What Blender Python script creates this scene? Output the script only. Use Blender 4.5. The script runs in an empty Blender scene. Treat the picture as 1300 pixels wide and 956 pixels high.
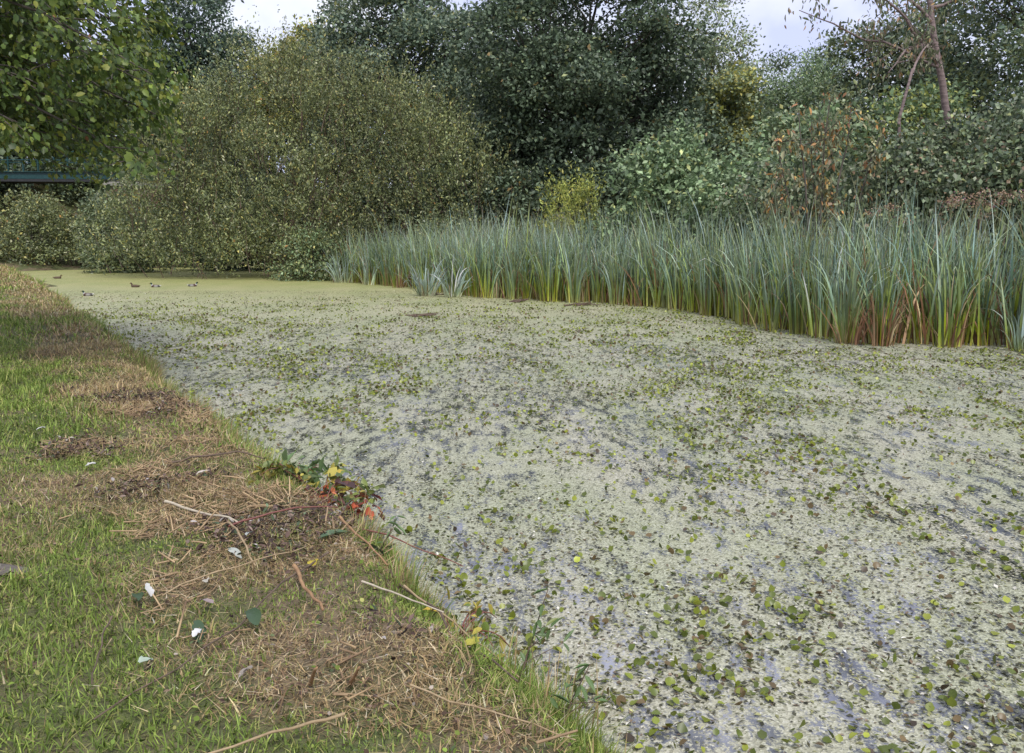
import bpy, bmesh, math
import numpy as np
from mathutils import Vector, Matrix

# ------------------------------------------------------------------ camera, sky, sun, exposure
SC = bpy.context.scene
COL = SC.collection
cam_d = bpy.data.cameras.new('camera')
cam_d.sensor_width = 36.0
cam_d.lens = 31.2
cam_d.shift_y = -0.034
cam_d.clip_end = 2000.0
cam_d.clip_start = 0.05
cam = bpy.data.objects.new('camera', cam_d)
COL.objects.link(cam)
cam.location = (0.0, 0.0, 1.9)
cam.rotation_euler = (math.radians(90 - 6.79), 0, 0)
SC.camera = cam

SUN_EL, SUN_AZ = math.radians(54), math.radians(162)     # azimuth clockwise from +Y
world = bpy.data.worlds.new('World')
SC.world = world
world.use_nodes = True
wn, wl = world.node_tree.nodes, world.node_tree.links
wn.clear()
w_out = wn.new('ShaderNodeOutputWorld')
w_bg = wn.new('ShaderNodeBackground')
w_bg.inputs['Strength'].default_value = 0.10
w_sky = wn.new('ShaderNodeTexSky')
w_sky.sky_type = 'NISHITA'
w_sky.sun_disc = False
w_sky.sun_elevation = SUN_EL
w_sky.sun_rotation = SUN_AZ
w_tc = wn.new('ShaderNodeTexCoord')
w_no = wn.new('ShaderNodeTexNoise')
w_no.inputs['Scale'].default_value = 5.0
w_no.inputs['Detail'].default_value = 6.0
w_ramp = wn.new('ShaderNodeValToRGB')
w_ramp.color_ramp.elements[0].position = 0.42
w_ramp.color_ramp.elements[0].color = (0.60, 0.64, 0.92, 1)
w_ramp.color_ramp.elements[1].position = 0.62
w_ramp.color_ramp.elements[1].color = (0.95, 0.96, 1.0, 1)
w_mul = wn.new('ShaderNodeVectorMath')
w_mul.operation = 'SCALE'
w_mul.inputs['Scale'].default_value = 5.5
w_mix = wn.new('ShaderNodeMix')
w_mix.data_type = 'RGBA'
w_mix.inputs[0].default_value = 0.88
wl.new(w_tc.outputs['Generated'], w_no.inputs['Vector'])
wl.new(w_no.outputs['Fac'], w_ramp.inputs['Fac'])
wl.new(w_ramp.outputs['Color'], w_mul.inputs[0])
wl.new(w_sky.outputs['Color'], w_mix.inputs[6])
wl.new(w_mul.outputs['Vector'], w_mix.inputs[7])
wl.new(w_mix.outputs[2], w_bg.inputs['Color'])
wl.new(w_bg.outputs['Background'], w_out.inputs['Surface'])

sun_d = bpy.data.lights.new('sun', 'SUN')
sun_d.energy = 1.5
sun_d.angle = math.radians(15)
sun_d.color = (1.0, 0.965, 0.9)
sun = bpy.data.objects.new('sun', sun_d)
COL.objects.link(sun)
sun_dir = Vector((math.sin(SUN_AZ) * math.cos(SUN_EL), math.cos(SUN_AZ) * math.cos(SUN_EL), math.sin(SUN_EL)))
sun.rotation_euler = sun_dir.to_track_quat('Z', 'Y').to_euler()

SC.view_settings.view_transform = 'Standard'
SC.view_settings.look = 'None'
SC.view_settings.gamma = 1.0
SC.view_settings.use_curve_mapping = False
SC.view_settings.exposure = 1.12
SC.cycles.max_bounces = 6
SC.cycles.diffuse_bounces = 3
SC.cycles.glossy_bounces = 2
SC.cycles.transmission_bounces = 3

# ------------------------------------------------------------------ numeric helpers
R = np.random.default_rng(11)
NX, NY = 0.857, 0.514            # across the canal, away from the near bank; (-NY, NX) runs along it


def W(s, t):
    return s * NX - t * NY, s * NY + t * NX


def ST(x, y):
    return x * NX + y * NY, -x * NY + y * NX


def sm(a):
    a = np.clip(a, 0, 1)
    return a * a * (3 - 2 * a)


def vnoise(x, y, seed=0):
    x = np.asarray(x, float); y = np.asarray(y, float)
    xi = np.floor(x).astype(np.int64); yi = np.floor(y).astype(np.int64)
    fx = sm(x - xi); fy = sm(y - yi)

    def h(a, b):
        n = (a * 374761393 + b * 668265263 + seed * 144269504) & 0x7fffffff
        n = ((n ^ (n >> 13)) * 1274126177) & 0x7fffffff
        return ((n ^ (n >> 16)) & 0xffff) / 65535.0
    return (h(xi, yi) * (1 - fx) + h(xi + 1, yi) * fx) * (1 - fy) + (h(xi, yi + 1) * (1 - fx) + h(xi + 1, yi + 1) * fx) * fy


def fbm(x, y, seed=0, o=3):
    r = 0; a = 0.5; tot = 0
    for i in range(o):
        r = r + a * vnoise(x * 2 ** i, y * 2 ** i, seed + i * 17); tot += a; a *= 0.5
    return r / tot


def unit(v):
    return v / np.maximum(np.linalg.norm(v, axis=-1, keepdims=True), 1e-9)


def rdir(n):
    return unit(R.normal(size=(n, 3)))


def edge_s(t):
    return 2.0 + 0.26 * (fbm(t * 0.75, t * 0 + 3.3, 5) - 0.5) * 2 + .12 * (fbm(t * 3.1, t * 0 + 9.1, 6) - .5) - 0.14 * sm((6.0 - t) / 4) - 0.5 * sm((t - 38) / 12)


def height(x, y):
    s, t = ST(x, y)
    d = edge_s(t) - s
    bank = 0.31 * sm(d / 0.42) + 0.10 * (fbm(x * 0.9, y * 0.9, 2) - 0.5) * sm(d / 0.6) + 0.05 * sm((d - 1) / 4) + 0.06 * (fbm(x * 2.6, y * 2.6, 8, 2) - 0.5) * sm(d / .5)
    bed = -0.7 * sm(-d / 1.0)
    z = np.where(d > 0, bank, bed)
    emb = 3.2 - 2.3 * sm((t - 17) / 14)
    zr = -0.7 + 0.95 * sm((s - 13.5) / 4.0) + emb * sm((s - 17.5) / 7.0)
    z = np.where(s > 10, np.maximum(z, zr), z)
    zf = -0.7 + 1.1 * sm((t - 55) / 3.0) + 1.0 * sm((t - 58) / 8) + 5.0 * sm((t - 67) / 7)
    z = np.maximum(z, np.where(t > 50, zf, -9))
    return z


# ------------------------------------------------------------------ mesh helpers
def mesh_np(name, V, Fc, col=None, smooth=False):
    """V (n,3), Fc (m,k) uniform faces"""
    V = np.ascontiguousarray(V, np.float32); Fc = np.ascontiguousarray(Fc, np.int32)
    me = bpy.data.meshes.new(name)
    me.vertices.add(len(V)); me.vertices.foreach_set('co', V.ravel())
    m, k = Fc.shape
    me.loops.add(m * k); me.loops.foreach_set('vertex_index', Fc.ravel())
    me.polygons.add(m)
    me.polygons.foreach_set('loop_start', np.arange(0, m * k, k, dtype=np.int32))
    me.polygons.foreach_set('loop_total', np.full(m, k, np.int32))
    if smooth:
        me.polygons.foreach_set('use_smooth', np.ones(m, bool))
    if col is not None:
        a = me.attributes.new('col', 'FLOAT_COLOR', 'POINT')
        c = np.ones((len(V), 4), np.float32); c[:, :3] = col
        a.data.foreach_set('color', c.ravel())
    me.update(calc_edges=True)
    me.validate()
    return me


def obj(name, me, mat, parent=None, loc=None):
    o = bpy.data.objects.new(name, me)
    COL.objects.link(o)
    if mat is not None and len(me.materials) == 0:
        me.materials.append(mat)
    if parent is not None:
        o.parent = parent
    if loc is not None:
        o.location = loc
    return o


def tag(o, label, cat, group=None):
    o['label'] = label; o['category'] = cat
    if group:
        o['group'] = group
    return o


def thing(name, label, cat, loc, group=None, rz=0.0):
    o = bpy.data.objects.new(name, None)
    o.empty_display_size = 0.2
    COL.objects.link(o)
    o.location = loc; o.rotation_euler = (0, 0, rz)
    return tag(o, label, cat, group)


T_RHOMB = (np.array([(0, 0, 0), (.5, .45, .1), (0, 1, 0), (-.5, .45, .1)], float), np.array([(0, 1, 2), (0, 2, 3)]))
T_OVAL = (np.array([(0, 0, 0), (.4, .22, .08), (.46, .58, .1), (0, 1, -.06), (-.46, .58, .1), (-.4, .22, .08)], float),
          np.array([(0, 1, 2, 3), (0, 3, 4, 5)]))
_mp = [(0, -.05), (.26, .0), (.55, .12), (.36, .28), (.62, .58), (.27, .56), (0, 1.0), (-.27, .56), (-.62, .58), (-.36, .28), (-.55, .12), (-.26, .0)]
T_MAPLE = (np.array([(0, .33, 0)] + [(x, y, -0.18 * (x * x + (y - .4) ** 2)) for x, y in _mp], float),
           np.array([(0, i + 1, (i + 1) % 12 + 1) for i in range(12)]))
_m8 = [(0, -.02), (.46, .1), (.34, .36), (.5, .62), (0, 1.0), (-.5, .62), (-.34, .36), (-.46, .1)]
T_MAPLE = (np.array([(0, .4, .03)] + [(x, y, -0.3 * (x * x + (y - .4) ** 2)) for x, y in _m8], float),
           np.array([(0, i + 1, (i + 1) % 8 + 1) for i in range(8)]))
_rd = [(0.5 * math.sin(a) * (1.0 if i not in (0,) else .35), 0.5 - 0.5 * math.cos(a) * (1.0 if i not in (0,) else .3)) for i, a in
       enumerate(np.linspace(0, 2 * math.pi, 9, endpoint=False))]
T_ROUND = (np.array([(0, .45, 0)] + [(x, y, .55 * (x * x + (y - .45) ** 2)) for x, y in _rd], float),
           np.array([(0, i + 1, (i + 1) % 9 + 1) for i in range(9)]))


def leaf_mesh(name, P, A, N, L, Wd, tmpl, col):
    """one mesh of many leaves. P base, A axis, N approximate normal, col (n,3)"""
    tv, tf = tmpl
    A = unit(A); X = unit(np.cross(A, N)); N = np.cross(X, A)
    n = len(P); k = len(tv)
    L = np.broadcast_to(L, (n,)); Wd = np.broadcast_to(Wd, (n,))
    V = P[:, None, :] + X[:, None, :] * (tv[None, :, 0:1] * Wd[:, None, None]) + A[:, None, :] * (tv[None, :, 1:2] * L[:, None, None]) \
        + N[:, None, :] * (tv[None, :, 2:3] * L[:, None, None])
    Fc = tf[None] + (np.arange(n) * k)[:, None, None]
    return mesh_np(name, V.reshape(-1, 3), Fc.reshape(-1, tf.shape[1]), np.repeat(col, k, axis=0))


def blades(name, P, az, lean, bend, L, Wd, nseg, colfn, pw=1.5, face=None):
    """strap leaves: P base (n,3); az azimuth; lean/bend radians; colfn(along (m,)) -> (n,m,3)"""
    n = len(P)
    tt = np.linspace(0, 1, nseg + 1)
    phi = lean[:, None] + bend[:, None] * (tt[None, :-1] + .5 / nseg) ** pw
    st = L[:, None] / nseg
    H = np.concatenate([np.zeros((n, 1)), np.cumsum(st * np.sin(phi), 1)], 1)
    Z = np.concatenate([np.zeros((n, 1)), np.cumsum(st * np.cos(phi), 1)], 1)
    C = np.stack([P[:, 0:1] + H * np.cos(az)[:, None], P[:, 1:2] + H * np.sin(az)[:, None], P[:, 2:3] + Z], -1)
    fa = (az + math.pi / 2 if face is None else face)
    tw = fa[:, None] + R.normal(0, .5, (n, 1)) * tt[None]
    D = np.stack([np.cos(tw), np.sin(tw), np.zeros_like(tw)], -1)
    w = np.clip(1.0 - tt ** 2.2, 0, 1)[None, :, None] * Wd[:, None, None] * 0.5
    V = np.stack([C - D * w, C + D * w], 2).reshape(n, -1, 3)[:, :2 * nseg + 1]
    k = 2 * nseg + 1
    f = [q for i in range(nseg - 1) for q in ((2 * i, 2 * i + 1, 2 * i + 3), (2 * i, 2 * i + 3, 2 * i + 2))] + [(2 * nseg - 2, 2 * nseg - 1, 2 * nseg)]
    Fc = np.array(f)[None] + (np.arange(n) * k)[:, None, None]
    c = np.repeat(colfn(tt)[:, :, None, :], 2, axis=2).reshape(n, -1, 3)[:, :k]
    return mesh_np(name, V.reshape(-1, 3), Fc.reshape(-1, 3), c.reshape(-1, 3), smooth=True)


class Tubes:
    def __init__(self, n=6):
        self.V = []; self.F = []; self.n = n; self.c = 0

    def add(self, pts, rad, n=None):
        n = self.n
        pts = np.asarray(pts, float); m = len(pts)
        rad = np.broadcast_to(rad, (m,))
        T = unit(np.gradient(pts, axis=0))
        ref = np.where(np.abs(T[:, 2:3]) > .9, np.array([[1., 0, 0]]), np.array([[0, 0, 1.]]))
        X = unit(np.cross(T, ref)); Y = np.cross(T, X)
        a = np.linspace(0, 2 * math.pi, n, endpoint=False)
        ring = pts[:, None] + rad[:, None, None] * (X[:, None] * np.cos(a)[None, :, None] + Y[:, None] * np.sin(a)[None, :, None])
        self.V.append(ring.reshape(-1, 3))
        for i in range(m - 1):
            for j in range(n):
                self.F.append((self.c + i * n + j, self.c + i * n + (j + 1) % n, self.c + (i + 1) * n + (j + 1) % n, self.c + (i + 1) * n + j))
        # close both ends with quads pinched to the ring
        for b in (self.c, self.c + (m - 1) * n):
            for j in range(1, n - 2, 2):
                self.F.append((b, b + j, b + j + 1, b + (j + 2) % n))
        self.c += m * n

    def mesh(self, name, smooth=True):
        return mesh_np(name, np.concatenate(self.V), np.array(self.F), smooth=smooth)


def curve_pts(a, b, n=8, sag=0.0, wob=0.05, rng=None):
    rng = R if rng is None else rng
    a = np.asarray(a, float); b = np.asarray(b, float)
    t = np.linspace(0, 1, n)[:, None]
    L = np.linalg.norm(b - a)
    p = a + (b - a) * t
    p[:, 2] += sag * L * (4 * t * (1 - t))[:, 0]
    w = rng.normal(0, wob * L / 3, (n, 3)); w[0] = 0
    w = np.cumsum(w, 0) * 0.6
    w -= w[-1] * t
    return p + w


def box_v(cx, cy, cz, sx, sy, sz):
    v = [(cx + i * sx / 2, cy + j * sy / 2, cz + k * sz / 2) for i in (-1, 1) for j in (-1, 1) for k in (-1, 1)]
    f = [(0, 1, 3, 2), (4, 6, 7, 5), (0, 4, 5, 1), (2, 3, 7, 6), (0, 2, 6, 4), (1, 5, 7, 3)]
    return np.array(v, float), np.array(f)


def boxes_mesh(name, L, bevel=0.0):
    bm = bmesh.new()
    for b in L:
        v, f = box_v(*b)
        vs = [bm.verts.new(p) for p in v]
        for q in f:
            bm.faces.new([vs[i] for i in q])
    if bevel:
        bmesh.ops.bevel(bm, geom=bm.edges[:], offset=bevel, segments=1, affect='EDGES')
    bmesh.ops.recalc_face_normals(bm, faces=bm.faces[:])
    me = bpy.data.meshes.new(name); bm.to_mesh(me); bm.free()
    return me


# ------------------------------------------------------------------ materials
def new_mat(name):
    m = bpy.data.materials.new(name); m.use_nodes = True
    nt = m.node_tree
    b = nt.nodes['Principled BSDF']
    return m, nt.nodes, nt.links, b


def noise(nodes, links, scale, detail=4, coord='Object', rough=0.55, vec=None):
    n = nodes.new('ShaderNodeTexNoise')
    n.inputs['Scale'].default_value = scale; n.inputs['Detail'].default_value = detail
    n.inputs['Roughness'].default_value = rough
    if vec is None:
        tc = nodes.new('ShaderNodeTexCoord'); vec = tc.outputs[coord]
    links.new(vec, n.inputs['Vector'])
    return n


def ramp(nodes, links, fac, stops):
    r = nodes.new('ShaderNodeValToRGB')
    while len(r.color_ramp.elements) < len(stops):
        r.color_ramp.elements.new(0.5)
    for e, (p, c) in zip(r.color_ramp.elements, stops):
        e.position = p; e.color = (*c, 1) if len(c) == 3 else c
    links.new(fac, r.inputs['Fac'])
    return r


def mul_color(nodes, links, a, b, fac=1.0):
    m = nodes.new('ShaderNodeMix'); m.data_type = 'RGBA'; m.blend_type = 'MULTIPLY'
    m.inputs[0].default_value = fac
    links.new(a, m.inputs[6]); links.new(b, m.inputs[7])
    return m.outputs[2]


def leaf_material(name, trans=0.3, rough=0.5, spec=0.4, nscale=3.0, lo=0.8, hi=1.15):
    m, nd, ln, b = new_mat(name)
    at = nd.new('ShaderNodeAttribute'); at.attribute_name = 'col'
    no = noise(nd, ln, nscale, 3)
    rp = ramp(nd, ln, no.outputs['Fac'], [(0.3, (lo, lo, lo)), (0.7, (hi, hi, hi))])
    c = mul_color(nd, ln, at.outputs['Color'], rp.outputs['Color'])
    ln.new(c, b.inputs['Base Color'])
    b.inputs['Roughness'].default_value = rough
    b.inputs['Specular IOR Level'].default_value = spec
    if trans > 0:
        tr = nd.new('ShaderNodeBsdfTranslucent')
        ln.new(c, tr.inputs['Color'])
        mx = nd.new('ShaderNodeMixShader'); mx.inputs[0].default_value = trans
        ln.new(b.outputs[0], mx.inputs[1]); ln.new(tr.outputs[0], mx.inputs[2])
        ln.new(mx.outputs[0], nd['Material Output'].inputs['Surface'])
    return m


def solid_material(name, c0, c1, scale=12, rough=0.8, bump=0.3, metal=0.0, stretch=None):
    m, nd, ln, b = new_mat(name)
    tc = nd.new('ShaderNodeTexCoord'); vec = tc.outputs['Object']
    if stretch:
        mp = nd.new('ShaderNodeMapping'); mp.inputs['Scale'].default_value = stretch
        ln.new(vec, mp.inputs['Vector']); vec = mp.outputs[0]
    no = noise(nd, ln, scale, 6, vec=vec)
    rp = ramp(nd, ln, no.outputs['Fac'], [(0.3, c0), (0.7, c1)])
    ln.new(rp.outputs['Color'], b.inputs['Base Color'])
    b.inputs['Roughness'].default_value = rough; b.inputs['Metallic'].default_value = metal
    if bump:
        bp = nd.new('ShaderNodeBump'); bp.inputs['Strength'].default_value = bump; bp.inputs['Distance'].default_value = 0.02
        ln.new(no.outputs['Fac'], bp.inputs['Height']); ln.new(bp.outputs[0], b.inputs['Normal'])
    return m


M_BARK = solid_material('bark', (0.035, 0.028, 0.022), (0.13, 0.11, 0.09), 9, 0.9, 0.6, stretch=(1, 1, .25))
M_BARK_PINK = solid_material('cherry_bark', (0.10, 0.07, 0.065), (0.27, 0.20, 0.19), 9, 0.75, 0.5, stretch=(.5, .5, 2))
M_TWIG = solid_material('twig_bark', (0.06, 0.04, 0.03), (0.17, 0.12, 0.085), 20, 0.85, 0.3)
M_LEAF = leaf_material('leaf', 0.25, 0.45, 0.4)
M_LEAF_GLOSS = leaf_material('glossy_leaf', 0.2, 0.42, 0.45)
M_REED = leaf_material('reed_leaf', 0.22, 0.4, 0.4, 2.0)
M_GRASS = leaf_material('grass_blade', 0.3, 0.55, 0.3, 6.0)
M_LITTER = leaf_material('dry_litter', 0.1, 0.85, 0.15, 9.0)
M_PAD = leaf_material('floating_leaf', 0.2, 0.4, 0.5, 8.0)


def pal(n, entries, jitter=0.15, base=None, gain=1.0):
    """entries [(rgb, weight)] -> (n,3); brightness jitter"""
    c = np.array([e[0] for e in entries]); w = np.array([e[1] for e in entries], float)
    i = R.choice(len(c), n, p=w / w.sum())
    out = c[i] * gain * np.exp(R.normal(0, jitter, (n, 1)))
    if base is not None:
        out = out * base[:, None]
    return np.clip(out, 0.003, 0.8)


# ------------------------------------------------------------------ the setting: ground, water
def axis_coords(a, b, fine, far):
    core = np.arange(a, b + fine, fine)
    g = []; x = 0; st = fine
    while x < far:
        st *= 1.22; x += st; g.append(x)
    g = np.array(g)
    return np.concatenate([(a - g)[::-1], core, b + g])


gx = axis_coords(-9, 4, 0.13, 600); gy = axis_coords(0, 16, 0.13, 600)
GX, GY = np.meshgrid(gx, gy)
GZ = height(GX, GY)
nx_, ny_ = len(gx), len(gy)
idx = np.arange(nx_ * ny_).reshape(ny_, nx_)
Fq = np.stack([idx[:-1, :-1], idx[:-1, 1:], idx[1:, 1:], idx[1:, :-1]], -1).reshape(-1, 4)
ground_me = mesh_np('ground', np.stack([GX, GY, GZ], -1).reshape(-1, 3), Fq, smooth=True)

m, nd, ln, b = new_mat('bank_soil')
n1 = noise(nd, ln, 1.3, 6); n2 = noise(nd, ln, 14, 8, rough=.7); n3 = noise(nd, ln, 60, 4)
r1 = ramp(nd, ln, n2.outputs['Fac'], [(0.3, (0.075, 0.055, 0.034)), (0.55, (0.18, 0.135, 0.08)), (0.75, (0.28, 0.22, 0.14))])
r2 = ramp(nd, ln, n2.outputs['Fac'], [(0.3, (0.05, 0.06, 0.02)), (0.7, (0.13, 0.15, 0.05))])
r3 = ramp(nd, ln, n1.outputs['Fac'], [(0.42, (0, 0, 0)), (0.58, (1, 1, 1))])
mx = nd.new('ShaderNodeMix'); mx.data_type = 'RGBA'
ln.new(r3.outputs['Color'], mx.inputs[0]); ln.new(r1.outputs['Color'], mx.inputs[6]); ln.new(r2.outputs['Color'], mx.inputs[7])
ln.new(mx.outputs[2], b.inputs['Base Color'])
b.inputs['Roughness'].default_value = 0.95
bp = nd.new('ShaderNodeBump'); bp.inputs['Strength'].default_value = .8; bp.inputs['Distance'].default_value = .03
ln.new(n3.outputs['Fac'], bp.inputs['Height']); ln.new(bp.outputs[0], b.inputs['Normal'])
o = obj('ground', ground_me, m); o['kind'] = 'structure'

# water under a skin of duckweed
wx = np.linspace(-80, 60, 8); wy = np.linspace(-40, 85, 8)
WX, WY = np.meshgrid(wx, wy)
idx = np.arange(64).reshape(8, 8)
Fq = np.stack([idx[:-1, :-1], idx[:-1, 1:], idx[1:, 1:], idx[1:, :-1]], -1).reshape(-1, 4)
water_me = mesh_np('water', np.stack([WX, WY, WX * 0], -1).reshape(-1, 3), Fq)
m, nd, ln, b = new_mat('duckweed_water')
tc = nd.new('ShaderNodeTexCoord')
mp = nd.new('ShaderNodeMapping')
mp.inputs['Rotation'].default_value = (0, 0, -math.radians(31 + 55))
mp.inputs['Scale'].default_value = (1.0, 0.42, 1.0)
ln.new(tc.outputs['Object'], mp.inputs['Vector'])
cov1 = noise(nd, ln, 0.55, 5, vec=mp.outputs[0], rough=.6)
cov2 = noise(nd, ln, 7.5, 7, vec=mp.outputs[0], rough=.75)
cov3 = noise(nd, ln, 46, 3, vec=tc.outputs['Object'], rough=.7)
ma = nd.new('ShaderNodeMath'); ma.operation = 'MULTIPLY_ADD'; ma.inputs[1].default_value = 0.36
mb = nd.new('ShaderNodeMath'); mb.operation = 'MULTIPLY_ADD'; mb.inputs[1].default_value = 1.0
mc = nd.new('ShaderNodeMath'); mc.operation = 'MULTIPLY'; mc.inputs[1].default_value = 0.62
ln.new(cov3.outputs['Fac'], mc.inputs[0])
ln.new(cov2.outputs['Fac'], mb.inputs[0]); ln.new(mc.outputs[0], mb.inputs[2])
ln.new(cov1.outputs['Fac'], ma.inputs[0]); ln.new(mb.outputs[0], ma.inputs[2])
# far stretch is closed over: coverage grows along the canal
sep = nd.new('ShaderNodeSeparateXYZ'); ln.new(tc.outputs['Object'], sep.inputs[0])
mr = nd.new('ShaderNodeMapRange'); mr.inputs['From Min'].default_value = 15; mr.inputs['From Max'].default_value = 33
mr.inputs['To Min'].default_value = 0.0; mr.inputs['To Max'].default_value = 0.34
ln.new(sep.outputs['Y'], mr.inputs['Value'])
md = nd.new('ShaderNodeMath'); md.operation = 'ADD'
ln.new(ma.outputs[0], md.inputs[0]); ln.new(mr.outputs[0], md.inputs[1])
mask = ramp(nd, ln, md.outputs[0], [(0.0, (0, 0, 0)), (1.0, (1, 1, 1))])
mask.color_ramp.elements[0].position = 0.98
mk = nd.new('ShaderNodeMapRange'); mk.inputs['From Min'].default_value = 0.905; mk.inputs['From Max'].default_value = 0.985
ln.new(md.outputs[0], mk.inputs['Value'])
WATER_MASK = mk
# duckweed colour: pale grey green specks, yellower where it is thick and far
vo = nd.new('ShaderNodeTexVoronoi'); vo.inputs['Scale'].default_value = 95
ln.new(tc.outputs['Object'], vo.inputs['Vector'])
fine = noise(nd, ln, 130, 2, vec=tc.outputs['Object'])
rv = ramp(nd, ln, vo.outputs['Color'], [(0.05, (0.11, 0.12, 0.065)), (0.3, (0.285, 0.285, 0.215)), (0.65, (0.40, 0.405, 0.305)), (0.97, (0.53, 0.535, 0.45))])
big = noise(nd, ln, 0.9, 5, vec=mp.outputs[0])
rb = ramp(nd, ln, big.outputs['Fac'], [(0.35, (0.86, 0.9, 0.78)), (0.65, (1.04, 1.0, 1.0))])
dc = mul_color(nd, ln, rv.outputs['Color'], rb.outputs['Color'])
yl = nd.new('ShaderNodeMapRange'); yl.inputs['From Min'].default_value = 14; yl.inputs['From Max'].default_value = 36
ln.new(sep.outputs['Y'], yl.inputs['Value'])
ymix = nd.new('ShaderNodeMix'); ymix.data_type = 'RGBA'
ycol = nd.new('ShaderNodeRGB'); ycol.outputs[0].default_value = (0.9, 0.9, 0.5, 1)
wcol = nd.new('ShaderNodeRGB'); wcol.outputs[0].default_value = (1, 1, 1, 1)
ln.new(yl.outputs[0], ymix.inputs[0]); ln.new(wcol.outputs[0], ymix.inputs[6]); ln.new(ycol.outputs[0], ymix.inputs[7])
dc = mul_color(nd, ln, dc, ymix.outputs[2])
ln.new(dc, b.inputs['Base Color'])
b.inputs['Roughness'].default_value = 0.55
b.inputs['Specular IOR Level'].default_value = 0.35
bpd = nd.new('ShaderNodeBump'); bpd.inputs['Strength'].default_value = .55; bpd.inputs['Distance'].default_value = .008
ln.new(vo.outputs['Distance'], bpd.inputs['Height']); ln.new(bpd.outputs[0], b.inputs['Normal'])
wb = nd.new('ShaderNodeBsdfPrincipled')
sky_refl = noise(nd, ln, 1.7, 5, vec=mp.outputs[0], rough=.65)
rf = ramp(nd, ln, sky_refl.outputs['Fac'], [(0.38, (0.025, 0.027, 0.026)), (0.52, (0.10, 0.108, 0.13)), (0.66, (0.25, 0.26, 0.32))])  # blue-grey of reflected sky painted into the open water colour
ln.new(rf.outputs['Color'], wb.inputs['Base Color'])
wb.inputs['Roughness'].default_value = 0.1
wb.inputs['IOR'].default_value = 1.45
wv = noise(nd, ln, 9, 2, vec=tc.outputs['Object'])
bpw = nd.new('ShaderNodeBump'); bpw.inputs['Strength'].default_value = .12; bpw.inputs['Distance'].default_value = .02
ln.new(wv.outputs['Fac'], bpw.inputs['Height']); ln.new(bpw.outputs[0], wb.inputs['Normal'])
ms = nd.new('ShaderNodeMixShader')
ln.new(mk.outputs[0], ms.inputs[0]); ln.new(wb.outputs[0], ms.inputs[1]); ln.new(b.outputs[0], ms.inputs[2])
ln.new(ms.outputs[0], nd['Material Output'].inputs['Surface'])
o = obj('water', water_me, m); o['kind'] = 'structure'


# ------------------------------------------------------------------ trees and bushes
def make_lobes(c, r, n, rl, zmin=-0.75, outer=0.72):
    """smaller ellipsoids spread through an ellipsoid envelope"""
    L = []
    g = math.pi * (3 - math.sqrt(5))
    for i in range(n):
        z = 1 - 2 * (i + .5) / n
        if z < zmin:
            z = zmin + abs(R.normal(0, .1))
        q = math.sqrt(max(0, 1 - z * z)); a = i * g + R.normal(0, .3)
        d = np.array([q * math.cos(a), q * math.sin(a), z])
        k = outer * (1 + R.normal(0, .12))
        p = np.asarray(c) + d * np.asarray(r) * k
        s = rl * math.exp(R.normal(0, .2))
        L.append((p, np.array([s, s, s * .8]) * (sum(r) / 3)))
    L.append((np.asarray(c, float), np.asarray(r, float) * 0.55))
    return L


def lobe_points(lobes, n, sharp=0.16, up=0.0, low=-.35):
    w = np.array([l[1].mean() ** 2 for l in lobes]); li = R.choice(len(lobes), n, p=w / w.sum())
    C = np.array([l[0] for l in lobes])[li]; RR = np.array([l[1] for l in lobes])[li]
    d = rdir(n); d[:, 2] = np.where(d[:, 2] < low, -d[:, 2] * R.random(n), d[:, 2]); d = unit(d + np.array([0, 0, up]))
    k = 1 - np.abs(R.normal(0, sharp, n)) + 0.10 * R.normal(size=n) * 0.5
    k = np.where(R.random(n) < .18, R.random(n) * .8, k)
    P = C + d * RR * k[:, None]
    return P, d


def twig_leaves(P, D, per, spread, L, Wd, entries, tmpl=T_RHOMB, droop=0.2, nup=0.6, along=0.35, twig_jit=0.22, leaf_jit=0.16, name='crown', flat=1.0):
    n = len(P)
    ax = unit(D + np.array([0, 0, .35]) + R.normal(0, .45, (n, 3)))
    br = np.exp(R.normal(0, twig_jit, n))
    Pi = np.repeat(P, per, 0); Ai = np.repeat(ax, per, 0); Di = np.repeat(D, per, 0); Bi = np.repeat(br, per)
    m_ = n * per
    off = R.normal(0, 1, (m_, 3)) * spread; off[:, 2] *= flat
    pos = Pi + Ai * ((R.random((m_, 1)) - .5) * 2 * along) + off
    A = unit(Ai * .5 + R.normal(0, .6, (m_, 3)) + np.array([0, 0, -droop]))
    N = unit(Di * .5 + np.array([0, 0, nup]) + R.normal(0, .45, (m_, 3)))
    s = np.exp(R.normal(0, .2, m_))
    pos[:, 2] = np.maximum(pos[:, 2], height(pos[:, 0], pos[:, 1]).clip(0.02) + .02)
    return leaf_mesh(name, pos, A, N, L * s, Wd * s, tmpl, pal(m_, entries, leaf_jit, Bi, 1.65))


def tree_wood(base, lobes, top, r0, lean=(0, 0), maxl=14, nside=7):
    tb = Tubes(nside)
    base = np.asarray(base, float)
    tip = np.array([base[0] + lean[0], base[1] + lean[1], top])
    tr = curve_pts(base - np.array([0, 0, .3]), tip, 10, 0, .05)
    rr = np.linspace(r0 * 1.25, r0 * .18, 10); rr[0] *= 1.3
    tb.add(tr, rr)
    for k, (c, r) in enumerate(lobes[:maxl]):
        f = np.clip((c[2] - base[2]) / max(top - base[2], .1) * .75, .18, .88) * 9
        i = int(f); a = tr[i] + (tr[min(i + 1, 9)] - tr[i]) * (f - i)
        rad = r0 * (.5 - .035 * f)
        tb.add(curve_pts(a, c, 8, .05, .12), np.linspace(rad, rad * .2, 8))
        for q in range(2):
            d = rdir(1)[0]; d[2] = abs(d[2])
            tb.add(curve_pts(a + (c - a) * .6, c + d * r * .8, 6, 0, .1), np.linspace(rad * .4, rad * .1, 6))
    return tb.mesh('trunk')


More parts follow.
